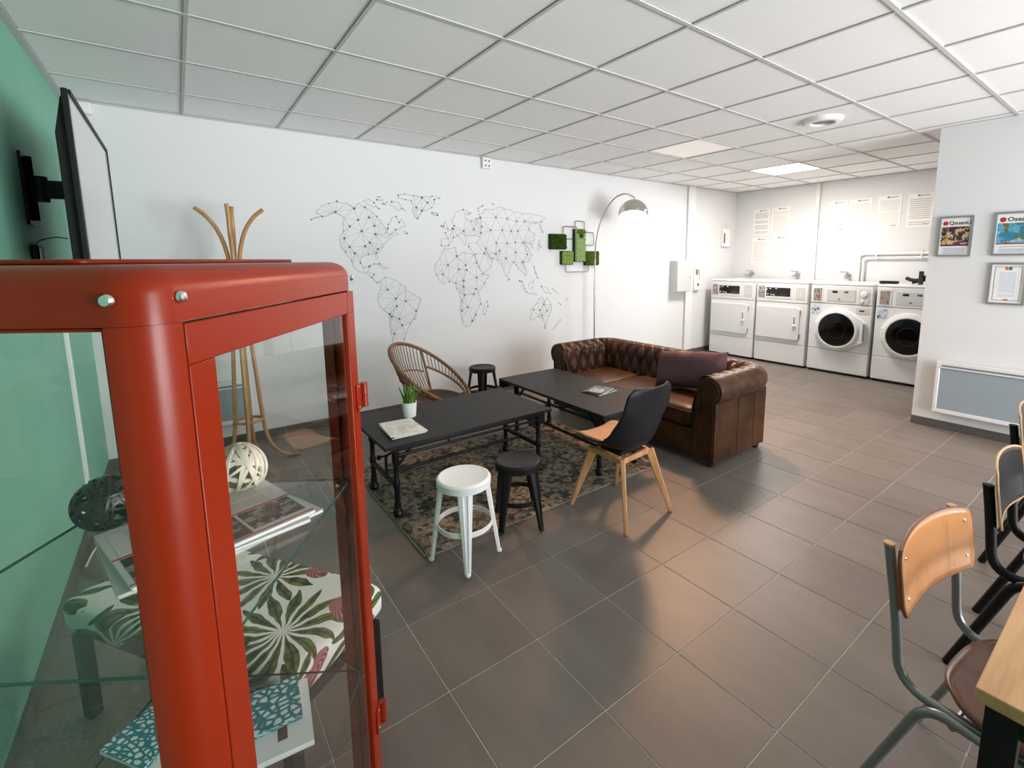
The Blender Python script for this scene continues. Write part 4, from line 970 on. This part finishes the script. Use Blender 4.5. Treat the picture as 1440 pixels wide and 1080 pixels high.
def tuft(s, tt):
    a = s/DS+(tt-T0)/(2*DT)*1.0; b = s/DS-(tt-T0)/(2*DT)*1.0
    h = abs(math.sin(PI*a)*math.sin(PI*b))**.42
    fade = 1 if tt < PT*.50 else max(0, 1-(tt-PT*.50)/(PT*.16))
    pleat = abs(math.sin(PI*s/DS))**.5
    return fade*(h*.034-.015)+(1-fade)*(pleat*.006)
NU, NV = 352, 56
def sof(u, v):
    s = u*LT; tt = v*PT; (x, y), (nx, ny) = path(min(s, LT-1e-6)); (n, z), (pn, pz) = prof_at(tt); d = tuft(s, tt)
    n += pn*d; z += pz*d
    return (x-nx*n, y-ny*n, z)
up = obj('tufted_back_and_arms', MB().grid(sof, NU, NV), 'leather', t, smooth=60)
bt = MB()
for r_ in range(0, 5):
    tt = T0+DT*r_
    if tt > PT*.60: break
    for k in range(NS+1):
        s = (k+(.5 if r_ % 2 else 0))*DS
        if s > LT-.02 or s < .02: continue
        (x, y), (nx, ny) = path(s); (n, z), (pn, pz) = prof_at(tt); n += pn*-.008; z += pz*-.008
        bt.ball((x-nx*n, y-ny*n, z), .011, 8, 6)
obj('buttons', bt, 'leather', up)['kind'] = 'stuff'
for side, y0, sg in (('r', 0, 1), ('l', SL, -1)):
    # scroll-shaped arm facing at the front
    out = [(0, .055), (0, .52)]+[(RN+RR*math.cos(math.radians(a)), RZC+RR*math.sin(math.radians(a))) for a in range(232, -1, -12)]+[(.172, .54), (.185, .44), (.20, .30), (.20, .055)]
    fc = obj('arm_facing', MB().prism([(y0+sg*a, b) for a, b in out], -.012, .02, lambda a, b, q: (q, a, b)), 'leather', t, bevel=.008)
    sc_ = [(y0+sg*a, b) for a, b in [(.012, .07), (.022, .50)]+[(RN+RR*.78*math.cos(math.radians(a)), RZC+RR*.78*math.sin(math.radians(a))) for a in range(232, -1, -12)]+[(.135, .54), (.15, .44), (.165, .30), (.165, .07)]]
    obj('piping', MB().tube([(-.014, a, b) for a, b in sc_], .005, 6, True), 'leather', fc)
    yy = sorted((y0+sg*.002, y0+sg*.05)); obj('arm_panel', B(.021, SD-.06, yy[0], yy[1], .055, .535), 'leather', t, bevel=.006)
    for x in (.30, .53): obj('panel_seam', MB().tube([(x, y0+sg*.001, .06), (x, y0+sg*.001, .53)], .003, 6), 'leather', t)
    yy = sorted((y0+sg*.0505, y0+sg*.195)); obj('arm_core', B(.021, SD-.05, yy[0], yy[1], .06, .50), 'leather', t, smooth=0)
obj('back_panel', B(SD-.05, SD-.002, .05, SL-.05, .055, .53), 'leather', t, bevel=.02)
obj('front_rail', B(.01, .06, .2005, SL-.2005, .055, .265), 'leather', t, bevel=.012)
obj('seat_deck', B(.0605, SD-.0505, .2005, SL-.2005, .07, .262), 'leather', t, smooth=0)
cw = (SL-.40)/3
for k in range(3):
    y0 = .20+cw*k
    cs = obj('seat_cushion', MB().ball((.285, y0+cw/2, .348), 1, 40, 20, (.300, cw/2-.002, .092), .42, .22), 'leather', t, smooth=60)
    P_ = lambda x, e: math.copysign(abs(x)**e, x)
    obj('cushion_piping', MB().tube([(.285+.298*P_(math.cos(a), .22), y0+cw/2+(cw/2-.004)*P_(math.sin(a), .22), .398) for a in [2*PI*q/64 for q in range(64)]], .005, 6, True), 'leather', cs)
for x in (.05, SD-.09):
    for y in (.06, SL-.06): obj('foot', MB().lathe([(.022, .0006), (.030, .012), (.032, .045), (.028, .056)], 16, (x, y, 0)), pl('dark_foot', (.03, .016, .01), .4), t)

# plum cushion leaning on the sofa back
t = thing('cushion', 'large plum fabric cushion leaning against the sofa back', 'cushion', (3.478, 2.47, .622))
def pil(u, v, sg):
    a, b = 2*u-1, 2*v-1
    pinch = 1-.10*(a*a)*(1-b*b)*0-.05*(1-abs(a))*(b*b)
    x = a*.325*(1-.09*(1-a*a)*0-.10*(b*b-b**4)*1.0)+.0; z = b*.165*(1-.16*(a*a-a**4)*1.0)
    th = .085*((1-a**4)*(1-b**4))**.55
    fold = .016*math.exp(-((a-.12)/.16)**2)*max(0, b)**2
    return (sg*(th)+.012*math.sin(3*a)*(1-b*b), x, z-fold*1.4+.02*a*0)

pm = MB().grid(lambda u, v: pil(u, v, -1), 29, 21).grid(lambda u, v: pil(u, v, 1), 29, 21)
o = obj('cushion_body', pm, 'purple', t, smooth=70, rot=(math.radians(-7), math.radians(24), math.radians(4)))
zp = MB().tube([(-.004, .325*math.cos(a)*0+q, -.164) for a, q in [(0, -.25+.5*k/10) for k in range(11)]], .003, 6)
obj('zip_seam', zp, 'purple', t, rot=(math.radians(-7), math.radians(24), math.radians(4)))

# ================================================================== RATTAN CHAIR
t = thing('rattan_chair', 'round open rattan armchair with dark woven seat beside the map wall', 'armchair', (1.75, 4.0, 0), math.radians(130-180))
# local: back (high side) towards -x, front towards +x
RA, ZCC, AMP = .345, .56, .255
def rim(a, k=1.0, dz=0): return Vector((RA*k*math.cos(a), RA*k*math.sin(a), ZCC-AMP*math.cos(a)*k+dz))
seat_c = Vector((.06, 0, .335)); SR = .225
def low(a): return Vector((seat_c.x+SR*math.cos(a), seat_c.y+SR*math.sin(a), seat_c.z-.02*math.cos(a)))
A = [2*PI*k/72 for k in range(72)]
obj('rim', MB().tube([rim(a) for a in A], .016, 10, True), 'ratt', t)
bnd = MB()
obj('seat_hoop', MB().tube([low(a) for a in A], .013, 8, True), 'ratt', t)
mid = lambda a: rim(a).lerp(low(a), .42)
side_r = [math.radians(v) for v in range(-128, -19, 6)]; side_l = [math.radians(v) for v in range(20, 129, 6)]
for arc in (side_r, side_l):
    obj('inner_hoop', MB().tube([mid(a) for a in arc], .011, 8), 'ratt', t)
    for a in arc[1:-1]: obj('spindle', MB().tube([rim(a), mid(a)], .0042, 6), 'ratt', t)
for v in range(132, 229, 6):
    a = math.radians(v); p, q = rim(a), low(a); m_ = p.lerp(q, .5)+Vector((-.03*math.cos(math.radians(v-180)), 0, 0))
    obj('back_cane', MB().tube(cat([p, m_, q], 6), .0048, 6), 'ratt', t)
obj('back_band', MB().tube([rim(math.radians(v)).lerp(low(math.radians(v)), .55)+Vector((-.026, 0, 0)) for v in range(132, 229, 6)], .007, 6), 'ratt', t)
for v in (130, 230): 
    a = math.radians(v); obj('back_post', MB().tube([rim(a), low(a)], .011, 8), 'ratt', t)
for v in range(-18, 19, 6):
    a = math.radians(v); obj('front_cane', MB().tube([rim(a), low(a)], .0048, 6), 'ratt', t)
def seatf(u, v):
    a = 2*PI*u; r = v; p = low(a); return tuple(seat_c.lerp(p, r)+Vector((0, 0, -.03*(1-r*r)+.004*math.sin(40*r)*math.sin(24*a))))
obj('woven_seat', MB().grid(seatf, 60, 14, True), 'rattdark', t, solid=.012)
sk = MB().grid(lambda u, v: tuple(low(2*PI*u)*(1-v)+Vector((seat_c.x+SR*.72*math.cos(2*PI*u), SR*.72*math.sin(2*PI*u), .235))*v+Vector((0, 0, 0))), 48, 6, True)
obj('seat_skirt', sk, 'rattdark', t, solid=.008)
for a_ in (45, 135, 225, 315):
    a = math.radians(a_); obj('leg', MB().tube([(seat_c.x+.16*math.cos(a), .16*math.sin(a), .30), (seat_c.x+.25*math.cos(a), .25*math.sin(a), .0006)], .0085, 8), 'black', t)

# ================================================================== ARC LAMP
t = thing('arc_floor_lamp', 'chrome arc floor lamp with lit domed shade behind the sofa', 'floor lamp', (4.35, 4.60, 0))
obj('base', MB().lathe([(.14, .0006), (.145, .006), (.145, .03), (.13, .04), (.02, .045)], 40), 'steel', t)
obj('pole', MB().tube([(0, 0, .045), (0, 0, 1.20)], .013, 12), 'steel', t)
obj('pole_upper', MB().tube([(0, 0, 1.20), (0, 0, 1.56)], .010, 12), 'steel', t)
obj('joint_collar', MB().lathe([(.015, 1.17), (.015, 1.21)], 14), 'steel', t)
obj('joint_collar', MB().lathe([(.0125, 1.54), (.0125, 1.57)], 14), 'steel', t)
D = Vector((.27, -.40, 2.13))                        # shade centre
TILT = Vector((-.30, -.28, -1)).normalized()          # the way the shade looks
apex = D-TILT*.185
obj('arc', MB().tube(cat([(0, 0, 1.56), (.006, -.008, 1.80), (.05, -.06, 2.08), (.13, -.17, 2.31), (.21, -.29, 2.385), tuple(apex+Vector((.004, .0, .045))), tuple(apex)], 8), .0085, 10), 'steel', t)
rotm = TILT.to_track_quat('Z', 'Y')
def dome(prof_, n=40):
    m = MB().lathe(prof_, n, cap=False); m.v = [tuple(rotm @ Vector(p)+D) for p in m.v]; return m
RD = .185
outp = [(RD*math.sin(math.radians(a))+.0003, -RD*math.cos(math.radians(a))) for a in range(0, 104, 6)]
inp = [((RD-.004)*math.sin(math.radians(a))+.0003, -(RD-.004)*math.cos(math.radians(a))) for a in range(0, 104, 6)]
sh = obj('shade', dome(outp), 'chrome', t, smooth=70)
MT['shadein'] = pl('white_reflector', (.9, .88, .84), .5)
obj('shade_lining', dome(inp), 'shadein', sh, smooth=70)
obj('shade_rim', dome([((RD-.004)*math.sin(math.radians(102)), -(RD-.004)*math.cos(math.radians(102))), (RD*math.sin(math.radians(102)), -RD*math.cos(math.radians(102)))]), 'chrome', sh)
MT['bulb'] = emit('lamp_bulb', (1.0, .86, .66), 9)
bm_ = MB().ball((0, 0, .0), .055, 20, 14); bm_.v = [tuple(rotm @ (Vector(p)+Vector((0, 0, -.035)))+D) for p in bm_.v]
obj('bulb', bm_, 'bulb', sh)
sk_ = MB().lathe([(.02, -.175), (.02, -.085)], 14); sk_.v = [tuple(rotm @ Vector(p)+D) for p in sk_.v]
obj('socket', sk_, 'steel', sh)
pl_ = bpy.data.lights.new('lamp_light', 'POINT'); pl_.energy = .8; pl_.color = (1.0, .72, .42); pl_.shadow_soft_size = .05
lo = bpy.data.objects.new('lamp_light', pl_); COL.objects.link(lo); lo.location = Vector((4.35, 4.60, 0))+D+TILT*.045

# ================================================================== MOSS WALL ART
t = thing('moss_wall_art', 'wall decoration of four moss blocks joined by thin looped wires', 'wall art', (0, YB-.003, 0))
random.seed(3)
def moss(name, x0, x1, z0, z1, m, dep=.045):
    fr = obj(name, B(x0, x1, -dep, -.004, z0, z1), 'blackpl', t, bevel=.012)
    nx, nz = max(8, int((x1-x0)/.009)), max(8, int((z1-z0)/.009)); h = {}
    def f(u, v):
        ed = min(u, 1-u, v, 1-v)
        k = (u, v)
        if k not in h: h[k] = random.uniform(0, .016) if ed > .001 else -.012
        return (x0+.004+(x1-x0-.008)*u, -dep-.008-h[k], z0+.004+(z1-z0-.008)*v)
    obj('moss', MB().grid(f, nx, nz), m, fr, smooth=0)
moss('block', 3.735, 4.00, 1.70, 1.893, 'moss_dark')
moss('block', 3.92, 4.115, 1.505, 1.682, 'moss_light')
moss('block', 4.133, 4.316, 1.54, 1.965, 'moss_pale', .055)
moss('block', 4.325, 4.572, 1.492, 1.682, 'moss_mid')
obj('moss_tuft', MB().ball((4.225, -.065, 1.925), .05, 12, 8, (1.7, .5, .7)), 'moss_mid', t)
obj('moss_tuft', MB().ball((4.225, -.078, 1.875), .03, 10, 8, (1.2, .5, .9)), 'moss_dark', t)
def wire(pts): obj('wire_loop', MB().tube(fillet([(x, -.03, z) for x, z in pts], .03), .0055, 8), pl_wire, t)
pl_wire = pl('bronze_wire', L(110, 104, 96), .35, .6)
wire([(3.955, 1.885), (3.955, 1.99), (4.185, 1.99), (4.185, 1.955)])
wire([(4.155, 1.96), (4.155, 2.065), (4.315, 2.065), (4.315, 1.80)])
wire([(3.995, 1.835), (4.135, 1.835)])
wire([(4.31, 1.925), (4.485, 1.925), (4.485, 1.76), (4.16, 1.755)])
wire([(4.0, 1.51), (4.0, 1.41), (4.395, 1.41), (4.395, 1.50)])

# ================================================================== COAT STAND
t = thing('coat_stand', 'bentwood coat stand with splayed hooks and curved feet by the map wall', 'coat stand', (.345, 4.27, 0))
for k in range(4):
    a = math.radians(-12+90*k); c, s = math.cos(a), math.sin(a)
    P = [(.335, .0155), (.26, .018), (.185, .06), (.125, .16), (.095, .34), (.075, .70), (.05, 1.15), (.036, 1.52), (.045, 1.66), (.085, 1.80), (.145, 1.90), (.215, 1.965)]
    P[-1] = (P[-1][0]-.10*(k % 2), P[-1][1]+.02*(k % 2)); P[-2] = (P[-2][0]-.06*(k % 2), P[-2][1])
    obj('bent_pole', MB().tube(cat([(r*c, r*s, z) for r, z in P], 6), .0145, 10), 'bent', t)
obj('centre_ring', MB().tube([(.088*math.cos(2*PI*k/32), .088*math.sin(2*PI*k/32), .345) for k in range(32)], .011, 8, True), 'bent', t)
obj('centre_post', MB().tube([(0, 0, .335), (0, 0, 1.62)], .013, 10), 'bent', t)
obj('top_ring', MB().tube([(.026*math.cos(2*PI*k/24), .026*math.sin(2*PI*k/24), 1.56) for k in range(24)], .010, 8, True), 'bent', t)

# ================================================================== RED DISPLAY CABINET
cab_ang = math.atan2(.832, .555)
CB = thing('display_cabinet', 'tall red metal display cabinet with glass door and glass shelves', 'display cabinet', (-.0256, .5955, 0), cab_ang)
CW, CDp, CH = .60, .505, 1.576      # local x = along the door, y = away from the door side
ZT = CH-.060
def rr2(x0, x1, y0, y1, r, n=6): return [(p[0], p[1]) for p in rrect(x1-x0, y1-y0, r, n, ((x0+x1)/2, (y0+y1)/2))]
# top cap with rounded edge
lay = []
for k in range(7):
    a = PI/2*k/6; ins = .030*(1-math.cos(a)); z = CH-.030+.030*math.sin(a); lay.append((ins, z))
capm = MB(); rings = [rr2(0, CW, 0, CDp, .040, 8), rr2(0, CW, 0, CDp, .040, 8)]
zz = [ZT, CH-.030]; polys = [(r, z) for r, z in zip(rings, zz)]+[(rr2(i, CW-i, i, CDp-i, .040, 8), z) for i, z in lay[1:]]
n = len(polys[0][0]); v = []; f = []
for r, z in polys: v += [(p[0], p[1], z) for p in r]
for j in range(len(polys)-1): f += [(j*n+i, j*n+(i+1) % n, (j+1)*n+(i+1) % n, (j+1)*n+i) for i in range(n)]
f += [tuple(range(n-1, -1, -1)), tuple((len(polys)-1)*n+i for i in range(n))]
capm.add(v, f)
cap = obj('top', capm, 'red', CB, smooth=40)
obj('top_plate', MB().prism(rr2(.05, CW-.05, .10, CDp-.03, .02), CH, CH+.006), 'red', cap, bevel=.002)
for x, y, ax in ((.044, -.001, 'y'), (CW-.02, -.001, 'y'), (-.001, .036, 'x'), (-.001, CDp-.05, 'x')):
    sg = -1
    prf = [(.0068, 0), (.0066, -.002), (.005, -.0045), (.002, -.0055)]
    obj('bolt', MB().lathe(prf, 16, (x, y, ZT+.026), ax), 'zinc', cap)
# four rounded corner posts
def post(cx, cy, qx, qy):
    r, t_ = .045, .040
    pts = [(0, 0)]
    arc = [(r-r*math.cos(a), r-r*math.sin(a)) for a in [PI/2*k/8 for k in range(9)]]   # quarter around the outer corner
    poly = [(x, y) for x, y in arc]+[(r, .012), (.012, r)]
    poly = [(cx+qx*x, cy+qy*y) for x, y in poly]
    return MB().prism(poly, .03, ZT-.0005)
for cx, cy, qx, qy in ((0, 0, 1, 1), (CW, 0, -1, 1), (0, CDp, 1, -1), (CW, CDp, -1, -1)):
    obj('post', post(cx, cy, qx, qy), 'red', CB, smooth=50)
# fixed side frames (near end, far end, back) and their glass
def sash(name, fx, a0, a1, z0, z1, wd, th, bot, glassname='glass_pane', parent=None):
    m = MB()
    for q in ((a0, a1, z1-wd, z1), (a0, a1, z0, z0+bot), (a0, a0+wd, z0+bot, z1-wd), (a1-wd, a1, z0+bot, z1-wd)): m.box(*fx(q[0], q[1], 0, th, q[2], q[3]))
    fr = obj(name, m, 'red', parent or CB, bevel=.0015, seg=2)
    obj(glassname, B(*fx(a0+wd, a1-wd, th*.5-.002, th*.5+.002, z0+bot, z1-wd)), 'glass', fr, smooth=0)
    return fr
side_near = lambda a, b, p, q, z, w_: (.004+p, .004+q, a, b, z, w_)
side_far = lambda a, b, p, q, z, w_: (CW-.004-q, CW-.004-p, a, b, z, w_)
back_fx = lambda a, b, p, q, z, w_: (a, b, CDp-.004-q, CDp-.004-p, z, w_)
front_fx = lambda a, b, p, q, z, w_: (a, b, .0005+p, .0005+q, z, w_)
sash('side_frame', side_near, .0455, CDp-.0455, .035, ZT-.001, .004, .014, .05)
sash('side_frame', side_far, .0455, CDp-.0455, .035, ZT-.001, .022, .014, .05)
sash('back_frame', back_fx, .0455, CW-.0455, .035, ZT-.001, .006, .012, .05)
door = sash('door', front_fx, .0492, CW-.006, .040, ZT-.003, .046, .016, .05)
door['label'] = 'red framed glass door'
for z in (.45, 1.275):
    h = obj('hinge', MB().lathe([(.0085, z-.028), (.0085, z-.001)], 14, (CW+.006, -.006, 0)).lathe([(.0085, z+.001), (.0085, z+.028)], 14, (CW+.006, -.006, 0)), 'red', door)
    obj('hinge_leaf', B(CW-.03, CW+.004, -.0035, .0, z-.03, z+.03), 'red', door, bevel=.001)
    for dz in (-.024, .024): obj('hinge_rivet', MB().lathe([(.003, -.0036), (.0022, -.0052)], 8, (CW-.016, 0, z+dz), 'y'), 'zinc', door)
obj('floor_panel', B(.02, CW-.02, .02, CDp-.02, .06, .075), 'red', CB, smooth=0)
for cx, cy in ((.03, .03), (CW-.03, .03), (.03, CDp-.03), (CW-.03, CDp-.03)): obj('foot', MB().lathe([(.018, .0005), (.018, .0295)], 12, (cx, cy, 0)), 'rubber', CB)
SZ1, SZ2 = 1.088, .60
for z in (SZ1, SZ2):
    s_ = obj('shelf', B(.056, CW-.026, .026, CDp-.026, z-.005, z), 'shelfglass', CB, smooth=0, label='clear glass shelf with green edges')
    x0, x1, y0, y1 = .056, CW-.026, .026, CDp-.026
    for q in ((x0-.0006, x0-.0001, y0, y1), (x1+.0001, x1+.0006, y0, y1), (x0, x1, y0-.0006, y0-.0001), (x0, x1, y1+.0001, y1+.0006)):
        obj('shelf_edge', B(q[0], q[1], q[2], q[3], z-.0052, z+.0001), 'glassedge', s_, smooth=0)
    for cx, cy in ((.064, .05), (CW-.035, .05), (.064, CDp-.05), (CW-.035, CDp-.05)): obj('shelf_pin', MB().tube([(cx-.006, cy, z-.010), (cx+.006, cy, z-.010)], .004, 8), 'zinc', s_)
CM = Matrix.Translation((-.0256, .5955, 0)) @ Matrix.Rotation(cab_ang, 4, 'Z')
def incab(x, y, z): return tuple(CM @ Vector((x, y, z)))
# contents
def strap_ball(label, loc, r, mat, n, wd, seed):
    random.seed(seed); t = thing('wicker_ball', label, 'decorative ball', loc)
    m = MB()
    for k in range(n):
        q = Vector((random.gauss(0, 1), random.gauss(0, 1), random.gauss(0, 1))).to_track_quat('Z', 'Y'); rr = r*random.uniform(.90, .995)-.002; off = random.uniform(-.25, .25)*r
        R2 = math.sqrt(max(.0001, rr*rr-off*off))
        for e in (1,):
            v = []; N = 40
            for i in range(N):
                a = 2*PI*i/N; w2 = wd*(.85+.3*math.sin(3*a+k))
                for dz, dr in ((-w2, -.0018), (w2, -.0018), (w2, .0018), (-w2, .0018)): v.append(tuple(q @ Vector(((R2+dr)*math.cos(a), (R2+dr)*math.sin(a), off+dz))))
            m.add(v, [(i*4+j, i*4+(j+1) % 4, (i+1) % N*4+(j+1) % 4, (i+1) % N*4+j) for i in range(N) for j in range(4)])
    zmin = min(p[2] for p in m.v); m.v = [(p[0], p[1], p[2]-zmin) for p in m.v]
    o = obj('straps', m, mat, t, smooth=40); o['kind'] = 'stuff'
    return t
MT['cream'] = pl('peeled_willow', L(236, 226, 206), .6, var=.08, scale=30)
MT['darkcane'] = pl('dark_cane', L(36, 30, 27), .3, var=.4, scale=40)
strap_ball('cream willow strap ball on the upper glass shelf', incab(.518, .235, SZ1+.0005), .055, 'cream', 26, .0036, 5)
strap_ball('dark brown cane ball on the upper glass shelf', incab(.395, .405, SZ1+.0005), .052, 'darkcane', 26, .0026, 9)
random.seed(21)
ph = photo('dark_photo', [L(46, 36, 34), L(84, 66, 58), L(150, 140, 128)], 2.5, 3)
th_ = .0065
for i, (dx, dy, rz) in enumerate(((.012, -.006, .10), (-.006, .004, -.07), (0, 0, 0))):
    pr_ = [(.04, .96, .50, .93, printed('mag_text', L(206, 206, 200), L(130, 126, 122), 12, 2.5, .6, 0, 1, ('X', 'Y'), .6)), (.03, .62, .06, .44, ph), (.64, .97, .10, .44, ph), (.0, 1.0, .455, .475, 'redink'), (.0, 1.0, .03, .045, 'redink')] if i == 2 else ()
    magazine('magazine', ['bottom magazine of the pile on the upper glass shelf', 'middle magazine of the pile on the upper glass shelf', 'magazine with dark photographs on top of the upper shelf pile'][i], 'magazine', incab(.365+dx, .205+dy, SZ1+.0003+i*(th_+.0008)), cab_ang+math.radians(49.7-90)+rz, .275, .225, th_, pl('newsprint_%d' % i, L(212, 212, 208), .5), pr_, 'magazines on the upper glass shelf')
z_ = SZ2+.0004; ra = cab_ang+math.radians(26.8)
magazine('book', 'white book with brown mark lying on the lower glass shelf', 'book', incab(.405, .235, z_), ra, .17, .29, .012, pl('white_cover', L(226, 226, 224), .35), [(.18, .55, .16, .22, pl('brown_band', L(86, 58, 44), .5))])
magazine('book', 'teal and white net-patterned book on top of the white book', 'book', incab(.445, .225, z_+.0130), ra+.03, .115, .20, .010, 'teal')
magazine('book', 'white booklet lying behind the white book on the lower glass shelf', 'book', incab(.435, .405, z_), ra+.45, .12, .11, .009, pl('white_booklet', L(222, 224, 224), .4))
magazine('book', 'teal net-patterned booklet lying across the white booklet', 'book', incab(.42, .405, z_+.0130), ra+.75, .12, .11, .010, 'teal')

# ================================================================== UPHOLSTERED BENCH
ba = math.atan2(.83, -.56)
t = thing('upholstered_bench', 'bench with padded seat in tropical leaf print on black legs', 'bench', (.487, 1.562, 0), ba)
BL, BW = 1.0, .43
P_ = lambda x, e: math.copysign(abs(x)**e, x)
obj('cushion', MB().ball((BL/2, BW/2, .405), 1, 64, 24, (BL/2, BW/2, .058), .34, .13), 'tropical', t, smooth=60)
obj('underframe', B(.03, BL-.03, .03, BW-.03, .325, .352), 'black', t, smooth=0)
for x in (.02, BL-.06):
    for y in (.02, BW-.06): obj('leg', B(x, x+.04, y, y+.04, .0006, .3248), 'black', t, bevel=.003)
    obj('leg_rail', B(x+.008, x+.032, .0605, BW-.0605, .295, .3248), 'black', t, smooth=0)

# ================================================================== DINING TABLE AND SCHOOL CHAIRS
t = thing('dining_table', 'pale wooden table top on a black square-tube frame', 'table', (1.165, .152, 0))
obj('tabletop', B(0, 2.6, -.80, 0, .722, .75), 'tableoak', t, bevel=.003)
for x in (.015, 2.535):
    for y in (-.065, -.785): obj('leg', B(x, x+.05, y, y+.05, .0006, .7215), 'black', t, bevel=.002)
    obj('end_rail', B(x+.005, x+.045, -.7345, -.0655, .675, .7215), 'black', t, smooth=0)
for y in (-.06, -.78): obj('long_rail', B(.0655, 2.5345, y, y+.04, .675, .7215), 'black', t, smooth=0)

def school_chair(label, cx, cy, frame, back, seat, edge, grp, rz=PI, sr=.0125, zb=.722, hb=.098, pt=.085):
    t = thing('school_chair', label, 'chair', (cx, cy, 0), rz, grp)      # local: faces +y
    for s in (-1, 1):
        x = s*.185
        obj('back_tube', MB().tube(fillet([(x*1.05, -.235+.02*(.085-pt)/.06, zb+pt), (x*1.03, -.205, .62), (x*1.0, -.185, .42), (x, .22, .434)], .075, 7), sr, 12), frame, t)
        obj('leg_tube', MB().tube(fillet([(x*1.22, -.27, .0006), (x*1.14, -.115, .428), (x*1.14, .12, .428), (x*1.2, .215, .0006)], .06, 7), sr, 12), frame, t)
        obj('tube_cap', MB().lathe([(sr+.001, zb+pt-.002), (sr+.001, zb+pt+.004), (.004, zb+pt+.006)], 12, (x*1.05, -.235+.02*(.085-pt)/.06, 0)), 'plyedge' if frame == 'gunmetal' else frame, t)
    obj('cross_tube', MB().tube([(-.20, -.06, .405), (.20, -.06, .405)], .010, 10), frame, t)
    obj('cross_tube', MB().tube([(-.20, .10, .405), (.20, .10, .405)], .010, 10), frame, t)
    def sf(u, v):
        a, b = 2*u-1, 2*v-1
        w_ = .214*(1-.10*max(0, -b)**3-.04*max(0, b)**4); k = (1-abs(a)**6*.0)
        cr = .20-.03*abs(a)**3*(1 if b > 0 else 1.6)
        return (a*w_*(1-.14*abs(b)**6), .075+b*cr, .452+.010*a*a-.012*max(0, b)**3+.012*max(0, -b)**3)
    obj('seat', MB().grid(sf, 17, 17), seat, t, solid=.010)
    def bk(u, v, off=0, e=0):
        a, b = 2*u-1, 2*v-1
        hgt = hb-.012*abs(a)**4; w_ = .222*(1-.06*abs(b)**5)
        top = .012*(1-a*a)
        z = zb+b*hgt+top
        return (a*w_, -.176-.024*(1-a*a)-.030*((z-.64)/.2)+off, z)
    if edge:
        bo = obj('backrest', MB().grid(lambda u, v: bk(u, v), 21, 13), back, t, solid=.006)
        rimp = [bk(k/20, 1) for k in range(21)]+[bk(1, 1-k/10) for k in range(1, 11)]+[bk(1-k/20, 0) for k in range(1, 21)]+[bk(0, k/10) for k in range(1, 10)]
        obj('plywood_edge', MB().tube(rimp, .0048, 8, True), 'plyedge', bo)
    else:
        bo = obj('backrest', MB().grid(lambda u, v: bk(u, v), 21, 13), back, t, solid=.010)
        rimp = [bk(k/20, 1) for k in range(21)]+[bk(1, 1-k/10) for k in range(1, 11)]+[bk(1-k/20, 0) for k in range(1, 21)]+[bk(0, k/10) for k in range(1, 10)]
        obj('plywood_edge', MB().tube(rimp, .0052, 8, True), pl('brown_edge', L(112, 66, 36), .4), bo)
        for a in (.08, .92):
            for b in (.22, .80):
                p = bk(a, b); obj('rivet', MB().lathe([(.0055, .004), (.0048, .0075), (.002, .009)], 12, (p[0], p[1], p[2]), 'y'), 'zinc', bo)
    return t
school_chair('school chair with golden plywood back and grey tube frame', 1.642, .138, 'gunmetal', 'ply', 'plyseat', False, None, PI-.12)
MT['laminate'] = pl('black_laminate', (.012, .013, .016), .35, 0, .3)
school_chair('black school chair with pale plywood edge next to the golden chair', 2.50, .115, 'black', 'laminate', 'laminate', True, None, sr=.0165, zb=.70, hb=.112, pt=.045)
school_chair('black school chair with pale plywood edge nearest the panel heater', 3.44, .19, 'black', 'laminate', 'laminate', True, None, sr=.0165, zb=.70, hb=.112, pt=.045)
